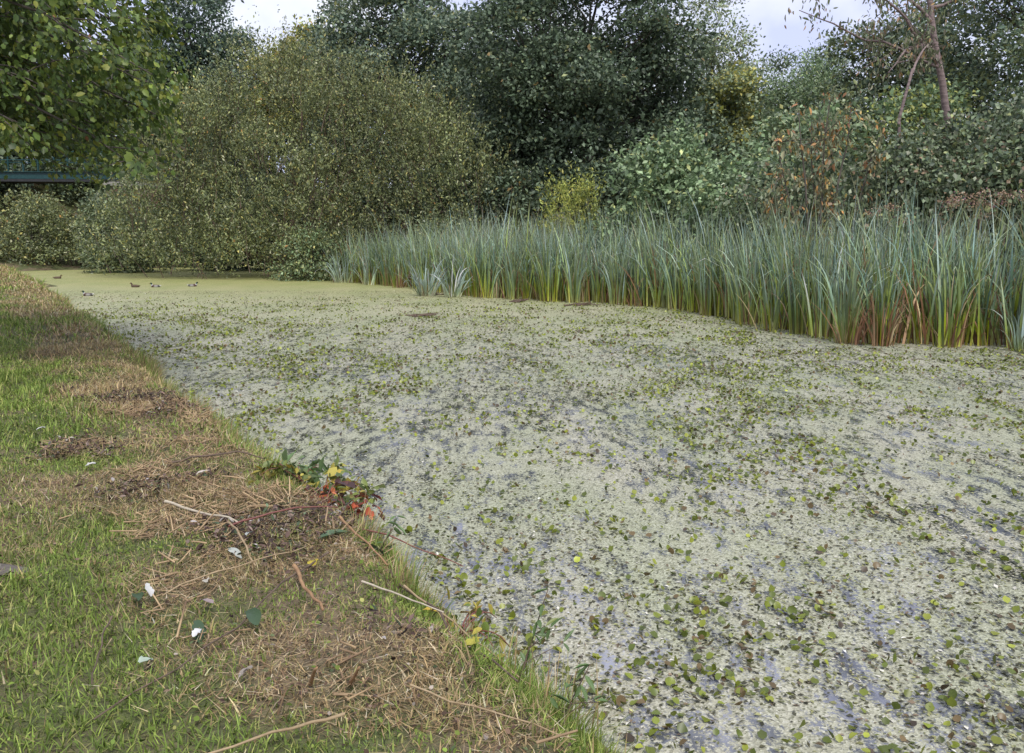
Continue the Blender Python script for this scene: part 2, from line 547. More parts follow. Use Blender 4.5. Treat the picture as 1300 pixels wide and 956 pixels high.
def tree(name, label, cat, x, y, crown_c, crown_r, n_lobes, rl, twigs, per, spread, L, Wd, entries, r0=.22, group=None, mat=None, bark=None,
         zmin=-.75, outer=.72, droop=.2, up=.25, tmpl=T_RHOMB, lean=(0, 0), extra=None, maxl=14, along=.35, part='crown', nup=.6, flat=1.0, low=-.35):
    z = float(height(np.array(x), np.array(y)))
    root = thing(name, label, cat, (x, y, z), group)
    lobes = make_lobes(crown_c, crown_r, n_lobes, rl, zmin, outer)
    if extra:
        lobes = lobes + [(np.array(c, float), np.array(r, float)) for c, r in extra]
    P, D = lobe_points(lobes, twigs, up=up, low=low)
    me = twig_leaves(P, D, per, spread, L, Wd, entries, tmpl, droop, nup=nup, along=along, flat=flat)
    inv = np.array([x, y, z])
    wood = tree_wood((x, y, z), lobes, crown_c[2] + crown_r[2] * .55, r0, lean, maxl)
    for nm, q, mt in ((part, me, mat or M_LEAF), ('trunk', wood, bark or M_BARK)):
        co = np.empty(len(q.vertices) * 3, np.float32); q.vertices.foreach_get('co', co)
        co = co.reshape(-1, 3) - inv.astype(np.float32)
        q.vertices.foreach_set('co', co.ravel()); q.update()
        obj(nm, q, mt, root)
    return root


OAK = [((0.062, 0.088, 0.052), 5), ((0.095, 0.125, 0.075), 4), ((0.04, 0.058, 0.038), 3), ((0.15, 0.165, 0.075), .5), ((0.2, 0.14, 0.06), .12)]
ASH = [((0.09, 0.125, 0.085), 5), ((0.14, 0.17, 0.105), 3), ((0.055, 0.08, 0.055), 3), ((0.2, 0.2, 0.08), .6)]
DARK = [((0.05, 0.075, 0.055), 5), ((0.085, 0.12, 0.08), 3), ((0.13, 0.16, 0.08), 1)]
YELLOW = [((0.21, 0.22, 0.06), 5), ((0.29, 0.26, 0.07), 3), ((0.13, 0.16, 0.06), 3), ((0.3, 0.2, 0.07), .6)]
PALE = [((0.16, 0.2, 0.12), 5), ((0.22, 0.25, 0.15), 3), ((0.1, 0.13, 0.08), 3), ((0.26, 0.25, 0.1), 1)]
OLIVE = [((0.115, 0.135, 0.055), 5), ((0.075, 0.092, 0.048), 5), ((0.175, 0.19, 0.08), 3), ((0.27, 0.24, 0.08), .7), ((0.27, 0.27, 0.17), .6), ((0.28, 0.15, 0.05), .06)]
IVY = [((0.08, 0.108, 0.055), 5), ((0.125, 0.155, 0.09), 4), ((0.19, 0.205, 0.14), 1.4), ((0.05, 0.07, 0.045), 3), ((0.2, 0.14, 0.09), .7), ((0.2, 0.22, 0.09), .6)]
ELDER = [((0.12, 0.175, 0.085), 5), ((0.17, 0.225, 0.12), 4), ((0.075, 0.11, 0.06), 3), ((0.25, 0.27, 0.11), .8)]

tree('oak_tree', 'broad dark green oak towering behind the reed bed', 'tree', 3.4, 43, (3.3, 42.5, 8.0), (6.6, 5.5, 7.0), 46, .25, 9800, 9, .2,
     .195, .125, OAK, .42, zmin=-.95, maxl=24, extra=[((-2.2, 40.5, 3.0), (2.4, 1.6, 2.4)), ((.4, 39, 2.6), (2.2, 1.6, 2.2)), ((3.4, 38.2, 2.8), (2.4, 1.6, 2.4)), ((6.4, 38.5, 3.2), (2.2, 1.6, 2.4)), ((8.6, 40, 4.0), (2, 1.6, 2.6))])
tree('ash_tree', 'tall grey-green tree with small sky gaps between the oak and the olive willow', 'tree', -6.5, 51, (-6.6, 50.5, 9.5), (5.8, 4.5, 8.0), 34, .27,
     7600, 6, .24, .22, .135, ASH, .35, outer=.72)
tree('sycamore_tree', 'dense dark tree rising behind the willow beside the pale sky gap', 'tree', -22, 63, (-21.4, 62.5, 10.0), (5.4, 4.5, 9.4), 28, .29, 3800, 9, .28,
     .26, .16, DARK, .4)
tree('sycamore_tree', 'lower bluish dark tree at the edge of the pale sky gap', 'tree', -17, 64, (-16.6, 63.5, 8.0), (3.6, 3.5, 7.2), 14, .3, 1800, 8, .28,
     .27, .16, DARK, .3)
tree('field_maple_tree', 'yellow-green tree top showing above the willow under the sky gap', 'tree', -13.3, 58, (-13.4, 57.5, 10.6), (3.2, 2.6, 5.2), 14, .3, 1700, 8, .25,
     .25, .16, YELLOW, .25)
tree('hawthorn_tree', 'dark green tree behind the footbridge railing', 'tree', -29, 70, (-29, 70, 7.5), (9, 4, 9.0), 30, .3, 5000, 7, .3, .36, .23, DARK, .4, zmin=-.95)
tree('hawthorn_tree', 'tall green tree beyond the overhanging maple branches', 'tree', -41, 62, (-41, 62, 8), (8, 5, 9.5), 26, .3, 3200, 7, .3, .36, .23, ASH, .4, zmin=-.95)
tree('lime_tree', 'dense dark tree standing behind the shaded end of the footbridge', 'tree', -38, 69, (-38, 69, 8.5), (6.5, 3.5, 8.5), 26, .32, 3600, 7, .3, .36, .24, DARK, .4, zmin=-.95)
tree('lime_tree', 'tall dull green tree closing the gap behind the oak', 'tree', -1.5, 60, (-1.5, 60, 9), (5.5, 4, 9), 24, .3, 2600, 8, .3, .3, .19, DARK, .4, zmin=-.95)
tree('lime_tree', 'tall dull green tree closing the gap behind the willow', 'tree', -11.5, 66, (-11.5, 66, 8), (5, 4, 8), 20, .3, 2000, 8, .3, .3, .19, DARK, .4, zmin=-.95)
tree('lime_tree', 'dull green tree showing between the oak and the slope shrubs', 'tree', 7.5, 57, (7.5, 57, 6.5), (5.0, 3.5, 6.5), 20, .3, 2200, 8, .3, .28, .18, DARK, .35, zmin=-.95)
tree('poplar_tree', 'slender pale poplar beside the oak with leaves open to the sky', 'tree', 12.3, 56, (12.2, 56, 10), (2.6, 2.4, 7.0), 22, .3, 1900, 8, .26,
     .2, .13, PALE, .22, outer=.85)
tree('alder_tree', 'small distant dark tree between the poplar and the rounded willow', 'tree', 16.2, 59, (16.2, 59, 7.4), (3.0, 2.5, 5.6), 14, .3, 1200, 8, .26, .22, .14, ASH, .25, outer=.8)
tree('hazel_tree', 'yellowish small tree tucked against the edge of the oak', 'tree', 10.4, 44, (10.2, 43.5, 6.3), (2.0, 1.8, 3.9), 14, .34, 1600, 8, .2, .19, .13, YELLOW[:2] + PALE, .16, zmin=-.95)
tree('willow_tree', 'rounded mid green tree behind the orange-leaved sapling', 'tree', 14.2, 43.5, (14.0, 43, 6.6), (3.3, 2.8, 5.0), 22, .3, 3000, 11, .2, .165, .06, PALE[:1] + ELDER, .25, zmin=-.95)
tree('hazel_tree', 'dull green tree behind the leaning pink-grey cherry trunk', 'tree', 16.2, 36.5, (15.8, 36, 6.6), (3.4, 2.6, 5.0), 22, .32, 3000, 8, .2, .18, .11, ASH + OLIVE[:2], .22, zmin=-.95)
tree('ash_tree', 'spreading tree with dark forked branches above the ivy mound', 'tree', 19.0, 31.5, (18.0, 31, 8.2), (4.2, 3.0, 5.6), 36, .26, 4200, 8, .2, .17, .09, ASH + OLIVE[:1], .26, outer=.85)
tree('hazel_tree', 'green tree filling the slope past the ivy mound', 'tree', 25.0, 38, (25, 38, 7), (5, 4, 6), 20, .32, 2000, 8, .26, .24, .16, ELDER, .3, zmin=-.95)

# bushes on the far bank and under the bridge
def bush(name, label, x, y, top, rx, ry, twigs, entries, L=.12, Wd=.08, n=14, per=5, mat=None, spread=.11, rl=.36, **k):
    z = float(height(np.array(x), np.array(y)).clip(0))
    h = top - z
    return tree(name, label, 'bush', x, y, (x, y, z + h * .43), (rx, ry, h * .58), n, rl, twigs, per, spread, L * 1.16, Wd * 1.18, entries, .07,
                mat=mat, zmin=-.98, outer=.7, maxl=8, along=.2, part='foliage', low=-.9,
                extra=[((x + rx * .75 * math.cos(a), y + ry * .75 * math.sin(a), z + h * .14), (rx * .42, ry * .42, h * .17)) for a in np.linspace(0, 6.28, 7)[:-1]], **k)


IVYK = dict(droop=.75, nup=.35, up=.35)
bush('ivy_mound', 'large mound of layered dull green ivy below the cherry trunk', 11.4, 21.3, 4.75, 3.1, 2.0, 7200, IVY, .10, .07, 30, **IVYK)
bush('ivy_mound', 'ivy mound at the end of the reeds with a drooping fringe', 15.2, 20.6, 5.0, 2.4, 2.0, 3200, IVY, .105, .075, 18, **IVYK)
bush('bramble_bush', 'low grey-green bramble mound between the ivy and the sapling', 8.9, 20.9, 4.0, 1.5, 1.3, 2000, IVY, .095, .07, **IVYK)
bush('bramble_bush', 'bramble thicket directly behind the orange-leaved sapling', 7.6, 23.2, 4.3, 1.7, 1.3, 2300, IVY, .095, .07, **IVYK)
bush('dogwood_bush', 'light green leafy shrub leaning over the reed tops', 6.4, 25.6, 4.4, 1.9, 1.5, 1900, ELDER, .13, .085, 16, droop=.5)
bush('elder_bush', 'fresh green elder shrub in front of the dark oak', 5.3, 30.0, 6.0, 1.9, 1.6, 1900, ELDER, .15, .085, 16, droop=.4)
bush('elder_bush', 'low green elder at the foot of the oak behind the reeds', 3.3, 29.5, 3.1, 1.4, 1.2, 900, ELDER + OAK[:2], .14, .08, droop=.4)
bush('dogwood_bush', 'mid green shrub on the slope above the bramble thicket', 9.6, 28.5, 6.2, 2.0, 1.6, 1700, ELDER + PALE, .14, .09, 16)
bush('spindle_bush', 'yellow-tinged bush behind the base of the cherry trunk', 12.9, 28.6, 6.9, 1.9, 1.5, 1500, YELLOW[:1] + ELDER, .13, .08, 16)
bush('elder_bush', 'shadowed bush beside the cherry trunk under the spreading tree', 15.6, 26.0, 6.3, 2.0, 1.5, 1300, OAK, .14, .09, 14)
bush('sallow_bush', 'low yellowish sallow at the water edge beside the first reeds', -8.6, 38.6, 2.5, 1.8, 1.2, 1400, OLIVE + ELDER[:2], .11, .05, 12)
bush('buddleia_bush', 'grey-green shrub hanging over the water by the bridge end', -20.4, 46.8, 5.0, 2.0, 1.8, 1700, IVY[:3] + OLIVE[:2], .17, .07, 14)
bush('hawthorn_bush', 'olive brown bush under the footbridge', -27.4, 51.0, 4.0, 2.8, 1.8, 1700, OLIVE, .14, .08, 14)
bush('hawthorn_bush', 'dark shaded bush between the footbridge and the water', -23.3, 52.6, 4.4, 2.2, 1.8, 1300, OAK + OLIVE[:2], .15, .09, 14)
bush('bramble_bush', 'bramble spilling over the bank end beyond the grass', -31.0, 47.5, 3.6, 2.6, 1.8, 1500, OLIVE[:3] + IVY[:2], .15, .1, 14)

bush('hawthorn_bush', 'brown-green thicket closing off the canal under the bridge', -20.2, 55.0, 5.0, 3.0, 1.8, 1500, OAK[:2] + OLIVE, .16, .1, 14)
bush('hawthorn_bush', 'rusty olive thicket below the bridge abutment', -30.5, 57.5, 5.0, 3.2, 1.8, 1500, OLIVE, .16, .1, 14)
bush('hawthorn_bush', 'dark thicket where the grass bank ends', -37.5, 55.0, 5.5, 3.6, 2.0, 1500, OAK + OLIVE[:1], .17, .11, 14)
bush('hawthorn_bush', 'dark green scrub seen through the gap under the footbridge', -28.5, 65.5, 7.5, 6.0, 2.0, 2400, OAK + OLIVE[:2], .22, .14, 18)
bush('hawthorn_bush', 'dark scrub behind the shaded end of the footbridge', -39.0, 63.5, 7.0, 5.0, 2.0, 1800, OAK + OLIVE[:2], .22, .14, 16)
bush('holly_bush', 'dark evergreen scrub behind the willow base', -14.5, 50.0, 5.5, 4.5, 2.0, 2200, OAK, .17, .11, 16)
bush('holly_bush', 'dark scrub between the willow and the oak behind the reeds', -4.2, 44.5, 5.6, 4.0, 2.0, 2600, OAK, .17, .11, 16)
bush('sallow_bush', 'drab green sallow scrub backing the reeds beyond the willow', -2.6, 36.6, 3.3, 2.4, 1.4, 1700, OLIVE + OAK[:2], .12, .06, 12)
bush('holly_bush', 'dark low scrub under the oak behind the yellow sapling', -.6, 40.6, 4.6, 2.8, 1.6, 1900, OAK, .16, .1, 14)
bush('hawthorn_bush', 'dark hedge glimpsed past the slope trees', 20.0, 46.0, 7.0, 5.0, 2.5, 1700, OAK, .2, .13, 16)

# the big olive willow: a dome of many upright leafy shoots
def shoots(name, lobes, n, per, Ls, L, Wd, entries, upw=.9, out=.5, tj=.2):
    P, D = lobe_points(lobes, n, sharp=.12, up=.1, low=-.8)
    ax = unit(D * out + np.array([0, 0, upw]) + R.normal(0, .22, (n, 3)))
    ln_ = Ls * np.exp(R.normal(0, .42, n))
    br = np.exp(R.normal(0, tj, n)) * (.66 + .6 * fbm(P[:, 0] * .55 + P[:, 1] * .3, P[:, 2] * .55, 23))
    u = R.random((n, per)) ** .8
    pos = P[:, None] + ax[:, None] * (u * ln_[:, None])[..., None] + R.normal(0, .055, (n, per, 3))
    pos = pos.reshape(-1, 3); m_ = len(pos)
    A = unit(np.repeat(ax, per, 0) * .8 + R.normal(0, .6, (m_, 3)))
    N = unit(np.repeat(D, per, 0) * .5 + np.array([0, 0, .5]) + R.normal(0, .5, (m_, 3)))
    s = np.exp(R.normal(0, .22, m_))
    pos[:, 2] = np.maximum(pos[:, 2], .04)
    return leaf_mesh(name, pos, A, N, L * s, Wd * s, T_RHOMB, pal(m_, entries, .2, np.repeat(br, per), 1.75))


wroot = thing('willow_tree', 'huge olive-green willow dome with yellowing leaves sweeping down to the water', 'tree', (-10.2, 43.2, 0.0))
wl_ = make_lobes((-10.2, 43.0, 4.6), (7.4, 4.0, 4.3), 64, .19, -.95, .86)
wl_ += [(np.array(c, float), np.array(r, float)) for c, r in [((-2.6, 39.5, 3.4), (1.9, 1.4, 2.0)), ((-4.6, 40.5, 4.9), (2.2, 1.6, 2.2)), ((-17.0, 43.5, 3.2), (2.2, 1.6, 2.6)),
        ((-14.2, 42.0, 6.8), (2.2, 1.7, 1.6)), ((-9.0, 43.5, 8.6), (2.6, 2.0, 1.5)), ((-6.3, 42.5, 7.3), (2.2, 1.8, 1.7)), ((-15.2, 39.9, 1.0), (2.0, 1.1, 1.2)), ((-11.5, 39.5, 1.0), (2.2, 1.1, 1.2)), ((-17.6, 41.8, 1.4), (2.2, 1.3, 1.8)), ((-16.2, 43.5, 6.2), (2.2, 1.6, 1.8)), ((-13.0, 40.0, 2.6), (2.4, 1.3, 2.0)), ((-9.2, 39.8, 2.4), (2.4, 1.3, 2.0)), ((-6.0, 39.6, 2.2), (2.2, 1.2, 2.0)), ((-3.6, 39.0, 2.0), (2.0, 1.2, 1.8)), ((-11.2, 42.6, 9.0), (2.4, 1.8, 1.5)), ((-1.4, 38.9, 3.1), (1.9, 1.3, 1.9)), ((-3.3, 40.0, 5.0), (2.1, 1.5, 2.1)), ((-4.8, 41.3, 6.9), (2.0, 1.6, 1.7)), ((-17.0, 41.0, .7), (1.8, 1.0, 1.0)), ((-14.2, 40.4, .8), (1.9, 1.0, 1.1)), ((-12.6, 39.7, .6), (1.7, .9, .9)), ((-9.6, 39.3, .7), (1.8, .9, 1.0)), ((-7.0, 39.6, 1.2), (1.8, 1.0, 1.4))]]
wme = shoots('crown', wl_, 9600, 13, .95, .13, .056, OLIVE)
tops = [l for l in wl_ if l[0][2] > 3.0]
wsp = shoots('sprays', tops, 520, 26, 1.7, .12, .05, OLIVE[2:] + OLIVE[:1], 1.1, .3, .25)
ob = obj('crown', wsp, M_LEAF, wroot); ob.matrix_parent_inverse = Matrix.Translation((10.2, -43.2, 0))
wt = Tubes(6)
for i in range(11):
    c, r = wl_[R.integers(len(wl_))]
    a = np.array([-10.2 + R.normal(0, .8), 43.2 + R.normal(0, .4), -.1])
    wt.add(curve_pts(a, c, 9, .06, .1), np.linspace(.17, .03, 9))
P_, D_ = lobe_points(wl_, 420, sharp=.1)
for p, d in zip(P_, D_):
    a = unit(d * .5 + np.array([0, 0, .9]) + R.normal(0, .2, 3))
    wt.add(curve_pts(p - a * .9, p + a * 1.1, 5, 0, .06), np.linspace(.02, .006, 5))
for nm, q, mt in (('crown', wme, M_LEAF), ('trunk', wt.mesh('trunk'), M_TWIG)):
    ob = obj(nm, q, mt, wroot); ob.matrix_parent_inverse = Matrix.Translation((10.2, -43.2, 0))

# yellow-green sapling above the reeds
yroot = thing('willow_sapling', 'bright yellow-green sapling poking above the reeds before the oak', 'bush', (2.0, 30.2, float(height(np.array(2.0), np.array(30.2)))))
yl_ = [(np.array(c, float), np.array(r, float)) for c, r in [((2.0, 30.2, 2.6), (.7, .5, .6)), ((1.55, 30.1, 2.9), (.4, .4, .4)), ((2.45, 30.2, 3.0), (.35, .35, .4)), ((2.0, 30.0, 1.9), (.9, .5, .6))]]
yme = shoots('crown', yl_, 150, 20, .7, .12, .034, [((0.24, 0.26, 0.06), 5), ((0.17, 0.2, 0.055), 4), ((0.3, 0.28, 0.07), 1.5)], .95, .35, .2)
yt = Tubes(5)
for i in range(12):
    yt.add(curve_pts((2.0 + R.normal(0, .1), 30.2, float(yroot.location.z) - .05), (2.0 + R.normal(0, .5), 30.2 + R.normal(0, .25), R.uniform(2.6, 3.7)), 6, 0, .04), np.linspace(.02, .005, 6))
for nm, q, mt in (('foliage', yme, M_LEAF), ('stem', yt.mesh('stem'), M_TWIG)):
    ob = obj(nm, q, mt, yroot); ob.matrix_parent_inverse = Matrix.Translation(-yroot.location)

# leaning cherry on the embankment
croot = thing('cherry_tree', 'leaning pink-grey cherry trunk with sparse drooping leaves rising from the ivy', 'tree', (12.0, 24.2, float(height(np.array(12.0), np.array(24.2)))))
cinv = Matrix.Translation(-croot.location)
ct = Tubes(9)
trunk = curve_pts((12.1, 24.2, croot.location.z - .3), (10.75, 24.0, 8.6), 10, 0, .02)
trunk[-1] += (0, 0, 0)
ct.add(trunk, np.linspace(.115, .07, 10))
ob = obj('trunk', ct.mesh('trunk'), M_BARK_PINK, croot); ob.matrix_parent_inverse = cinv
cb = []
def cbranch(a, bb, r, n=9, sag=.03, wob=.09):
    t_ = Tubes(6); p = curve_pts(a, bb, n, sag, wob)
    t_.add(p, np.linspace(r, r * .22, n))
    for q in range(5):
        i = R.integers(2, n)
        d = unit(p[min(i, n - 1)] - p[i - 1] + R.normal(0, .5, 3) + np.array([0, 0, .2]))
        e = curve_pts(p[i], p[i] + d * R.uniform(.6, 1.3), 6, 0, .1)
        t_.add(e, np.linspace(r * .3, .006, 6)); cb.append(e)
    cb.append(p)
    ob = obj('branch', t_.mesh('branch'), M_BARK_PINK, croot); ob.matrix_parent_inverse = cinv
cbranch((11.3, 24.05, 6.3), (7.3, 23.4, 7.6), .045)
cbranch((11.15, 24.05, 6.7), (8.6, 23.6, 8.6), .05)
cbranch((11.2, 24.0, 6.5), (9.3, 22.6, 5.9), .06, sag=.15)
cbranch((10.75, 24.0, 8.5), (9.0, 23.6, 10.0), .06)
cbranch((10.75, 24.0, 8.5), (11.6, 24.4, 10.6), .045)
cbranch((10.8, 24.0, 8.2), (12.8, 24.0, 9.6), .06)
cbranch((10.9, 24.0, 7.8), (13.2, 23.4, 8.3), .05)
cbranch((11.0, 24.0, 7.4), (8.1, 23.2, 9.4), .05)
tips = np.concatenate([p[2:] for p in cb])
ti = R.choice(len(tips), 520)
P_ = tips[ti] + R.normal(0, .12, (520, 3))
CHERRY = [((0.13, 0.125, 0.085), 4), ((0.1, 0.115, 0.06), 5), ((0.17, 0.11, 0.07), 1.5), ((0.22, 0.14, 0.05), .5)]
me = twig_leaves(P_, unit(R.normal(0, 1, (520, 3))), 5, .15, .13, .045, CHERRY, T_OVAL, droop=1.5, along=.12, name='leaves')
ob = obj('crown', me, M_LEAF, croot); ob.matrix_parent_inverse = cinv
# bare dark side stem through the ivy
st_ = Tubes(6)
st_.add(curve_pts((9.2, 22.0, 2.6), (9.65, 22.0, 5.9), 9, 0, .06), np.linspace(.05, .032, 9))
st_.add(curve_pts((9.65, 22.0, 5.8), (10.3, 22.6, 6.6), 6, .1, .05), np.linspace(.032, .014, 6))
tag(obj('bare_stem', st_.mesh('bare_stem'), M_BARK_PINK), 'bare crooked grey stem standing in front of the cherry trunk', 'tree')

# sapling with orange leaves in front of the brambles
sroot = thing('cherry_sapling', 'young forked tree with orange and yellow autumn leaves behind the reeds', 'tree', (7.2, 20.6, float(height(np.array(7.2), np.array(20.6)))))
sinv = Matrix.Translation(-sroot.location)
s_t = Tubes(6); ends = []
b0 = np.array([7.2, 20.6, sroot.location.z - .1])
for e, r in (((6.4, 20.3, 4.7), .05), ((7.75, 20.8, 4.8), .05), ((7.15, 20.4, 5.0), .045), ((8.3, 20.5, 4.1), .04), ((5.9, 20.2, 4.0), .035), ((6.9, 20.9, 4.5), .03)):
    p = curve_pts(b0, e, 9, -.04, .07)
    s_t.add(p, np.linspace(r, .01, 9)); ends.append(p[3:])
    for q in range(5):
        i = R.integers(3, 9); d = unit(R.normal(0, .6, 3) + np.array([0, 0, .4]))
        pp = curve_pts(p[i], p[i] + d * R.uniform(.3, .8), 5, 0, .1); s_t.add(pp, np.linspace(.014, .005, 5)); ends.append(pp)
ob = obj('trunk', s_t.mesh('trunk'), M_BARK, sroot); ob.matrix_parent_inverse = sinv
tips = np.concatenate(ends); ti = R.choice(len(tips), 360)
SAP = [((0.12, 0.13, 0.075), 7), ((0.27, 0.14, 0.05), 1.4), ((0.28, 0.2, 0.06), 1.2), ((0.2, 0.1, 0.05), 1), ((0.18, 0.175, 0.1), 4)]
me = twig_leaves(tips[ti], unit(R.normal(0, 1, (360, 3))), 5, .1, .125, .05, SAP, T_OVAL, droop=1.2, along=.12)
ob = obj('crown', me, M_LEAF, sroot); ob.matrix_parent_inverse = sinv

# maple overhanging from the towpath side
mroot = thing('maple_tree', 'maple tree whose leafy lower branches overhang the grass bank', 'tree', (-9.6, 10.2, float(height(np.array(-9.6), np.array(10.2)))))
minv = Matrix.Translation(-mroot.location)
mt_ = Tubes(10)
mtr = curve_pts((-9.6, 10.2, 0), (-9.2, 10.6, 11.5), 12, 0, .02)
mt_.add(mtr, np.linspace(.36, .08, 12))
ob = obj('trunk', mt_.mesh('trunk'), M_BARK, mroot); ob.matrix_parent_inverse = minv
SP = []; SD = []
nb = 0
for i in range(78):
    yy = R.uniform(9.2, 15.5)
    xx = -.39 * yy - R.random() ** 1.3 * 2.0
    zz = 1.9 + yy * (0.078 + .29 * ((i + .5) / 78) ** 1.15 + R.normal(0, .010))
    e = np.array([xx, yy, zz])
    a = mtr[0] + (mtr[-1] - mtr[0]) * np.clip((zz + .9) / 11.5 + .05, .1, .9)
    p = curve_pts(a, e, 10, .07, .05)
    t_ = Tubes(6); L_ = np.linalg.norm(e - a)
    t_.add(p, np.linspace(.045, .006, 10))
    for q in range(10):
        f = R.uniform(.35, 1.0) * 9; k = min(int(f), 8); o0 = p[k] + (p[k + 1] - p[k]) * (f - k)
        d = unit((e - a) / L_ + R.normal(0, .75, 3) * np.array([1, 1, .35]) + np.array([0, 0, -.12]))
        o1 = o0 + d * R.uniform(.3, .9)
        if o1[0] > -.37 * o1[1]:
            o1[0] = -.37 * o1[1] - R.random() * .3
        sp = curve_pts(o0, o1, 5, .03, .06)
        t_.add(sp, np.linspace(.010, .003, 5))
        for w_ in np.linspace(.25, 1, 5):
            SP.append(o0 + (o1 - o0) * w_); SD.append(d)
    ob = obj('branch', t_.mesh('branch'), M_BARK, mroot); ob.matrix_parent_inverse = minv
SP = np.array(SP); SD = np.array(SD)
per = 14
n = len(SP) * per
Pm = np.repeat(SP, per, 0) + R.normal(0, 1, (n, 3)) * np.array([.13, .13, .07])
Dm = np.repeat(SD, per, 0)
A = unit(Dm * .6 + R.normal(0, .5, (n, 3)) + np.array([0, 0, -.8]))
N = unit(np.array([0, 0, .8]) + R.normal(0, .55, (n, 3)) + Dm * .5)
MAPLE = [((0.085, 0.13, 0.03), 5), ((0.13, 0.175, 0.035), 3.5), ((0.055, 0.088, 0.028), 4), ((0.23, 0.25, 0.05), 1.4), ((0.2, 0.1, 0.05), .04)]
L_ = .06 * np.exp(R.normal(0, .25, n))
cm = pal(n, MAPLE, .2, np.repeat(np.exp(R.normal(0, .28, len(SP))), per), 1.12)
M_MAPLE = leaf_material('maple_leaf', .35, .45, .35)
near_ = R.random(n) < .3
for q_, tm, wf in ((near_, T_MAPLE, 1.0), (~near_, T_OVAL, .72)):
    me = leaf_mesh('crown', Pm[q_], A[q_], N[q_], L_[q_] * 1.1, L_[q_] * wf, tm, cm[q_])
    ob = obj('crown', me, M_MAPLE, mroot); ob.matrix_parent_inverse = minv
# the upper, unseen part of its crown as loose leaf clumps
lob = make_lobes((-9.4, 10.6, 8.6), (3.6, 3.6, 3.4), 16, .3)
lob = [l for l in lob if not (l[0][0] > -7 and l[0][2] < 7)]
P_, D_ = lobe_points(lob, 600)
me = twig_leaves(P_, D_, 8, .16, .15, .14, MAPLE, T_RHOMB, name='upper_crown')
ob = obj('crown', me, M_LEAF, mroot); ob.matrix_parent_inverse = minv

# ------------------------------------------------------------------ footbridge
M_TEAL = solid_material('teal_paint', (0.004, 0.032, 0.034), (0.01, 0.06, 0.06), 6, .5, .1)
M_DKST = solid_material('dark_steel', (0.012, 0.014, 0.016), (0.03, 0.03, 0.032), 6, .7, .1)
mbk, nd, ln, b = new_mat('old_brick')
tcb = nd.new('ShaderNodeTexCoord'); br_ = nd.new('ShaderNodeTexBrick')
br_.inputs['Scale'].default_value = 4.0
br_.inputs['Color1'].default_value = (0.17, 0.07, 0.045, 1); br_.inputs['Color2'].default_value = (0.11, 0.06, 0.045, 1); br_.inputs['Mortar'].default_value = (0.2, 0.18, 0.15, 1)
mpb = nd.new('ShaderNodeMapping'); mpb.inputs['Rotation'].default_value = (math.pi / 2, 0, 0)
ln.new(tcb.outputs['Object'], mpb.inputs['Vector']); ln.new(mpb.outputs[0], br_.inputs['Vector']); ln.new(br_.outputs['Color'], b.inputs['Base Color'])
b.inputs['Roughness'].default_value = .9
broot = thing('footbridge', 'teal painted steel footbridge half hidden by leaves beyond the water', 'bridge', (-27.0, 60.0, 5.6), rz=math.radians(5))
Lb = 26
for sy in (-1.1, 1.1):
    obj('girder', boxes_mesh('girder', [(0, sy, .22, Lb, .05, .40), (0, sy, .012, Lb, .28, .05), (0, sy, .44, Lb, .3, .045)]), M_TEAL, broot)
    g_ = boxes_mesh('top_rail', [(0, sy, 1.95, Lb, .09, .09)], .01); obj('top_rail', g_, M_TEAL, broot)
    g_ = boxes_mesh('middle_rail', [(0, sy, 1.2, Lb, .05, .06)], .01); obj('middle_rail', g_, M_TEAL, broot)
    pm = boxes_mesh('post', [(0, 0, .74, .1, .1, 1.5)], .01)
    for i in range(14):
        p_ = obj('post', pm, M_TEAL, broot); p_.location = (-Lb / 2 + .5 + i * (Lb - 1) / 13, sy, .46)
obj('deck', boxes_mesh('deck', [(0, 0, -.11, Lb, 2.5, .16)]), M_DKST, broot)
for sx in (-1, 1):
    obj('abutment', boxes_mesh('abutment', [(2.4 if sx > 0 else -10.5, 0, -2.9, 4, 3.2, 5.4)], .05), mbk, broot)
stonem = solid_material('bridge_stone', (.2, .19, .17), (.34, .32, .29), 8, .9, .3)
for sx in (-1, 1):
    obj('capstone', boxes_mesh('capstone', [(2.4 if sx > 0 else -10.4, -1.62, -.35, 4.2, .3, .28)], .03), stonem, broot)

# ------------------------------------------------------------------ reed bed
def reed_front(t):
    xs = np.array([-30, 2.0, 8.4, 9.4, 10.3, 11.9, 14.5, 17.9, 20.4, 21.9, 24.3, 30, 35.6, 38.5])
    ys = np.array([15.6, 15.6, 15.3, 14.2, 13.3, 13.45, 14.5, 15.5, 15.1, 14.0, 13.3, 13.6, 13.0, 13.4])
    return np.interp(t, xs, ys)


G0 = np.array([0.33, 0.32, 0.095]); G1 = np.array([0.15, 0.215, 0.05]); G2 = np.array([0.125, 0.195, 0.118]); G3 = np.array([0.33, 0.41, 0.37])


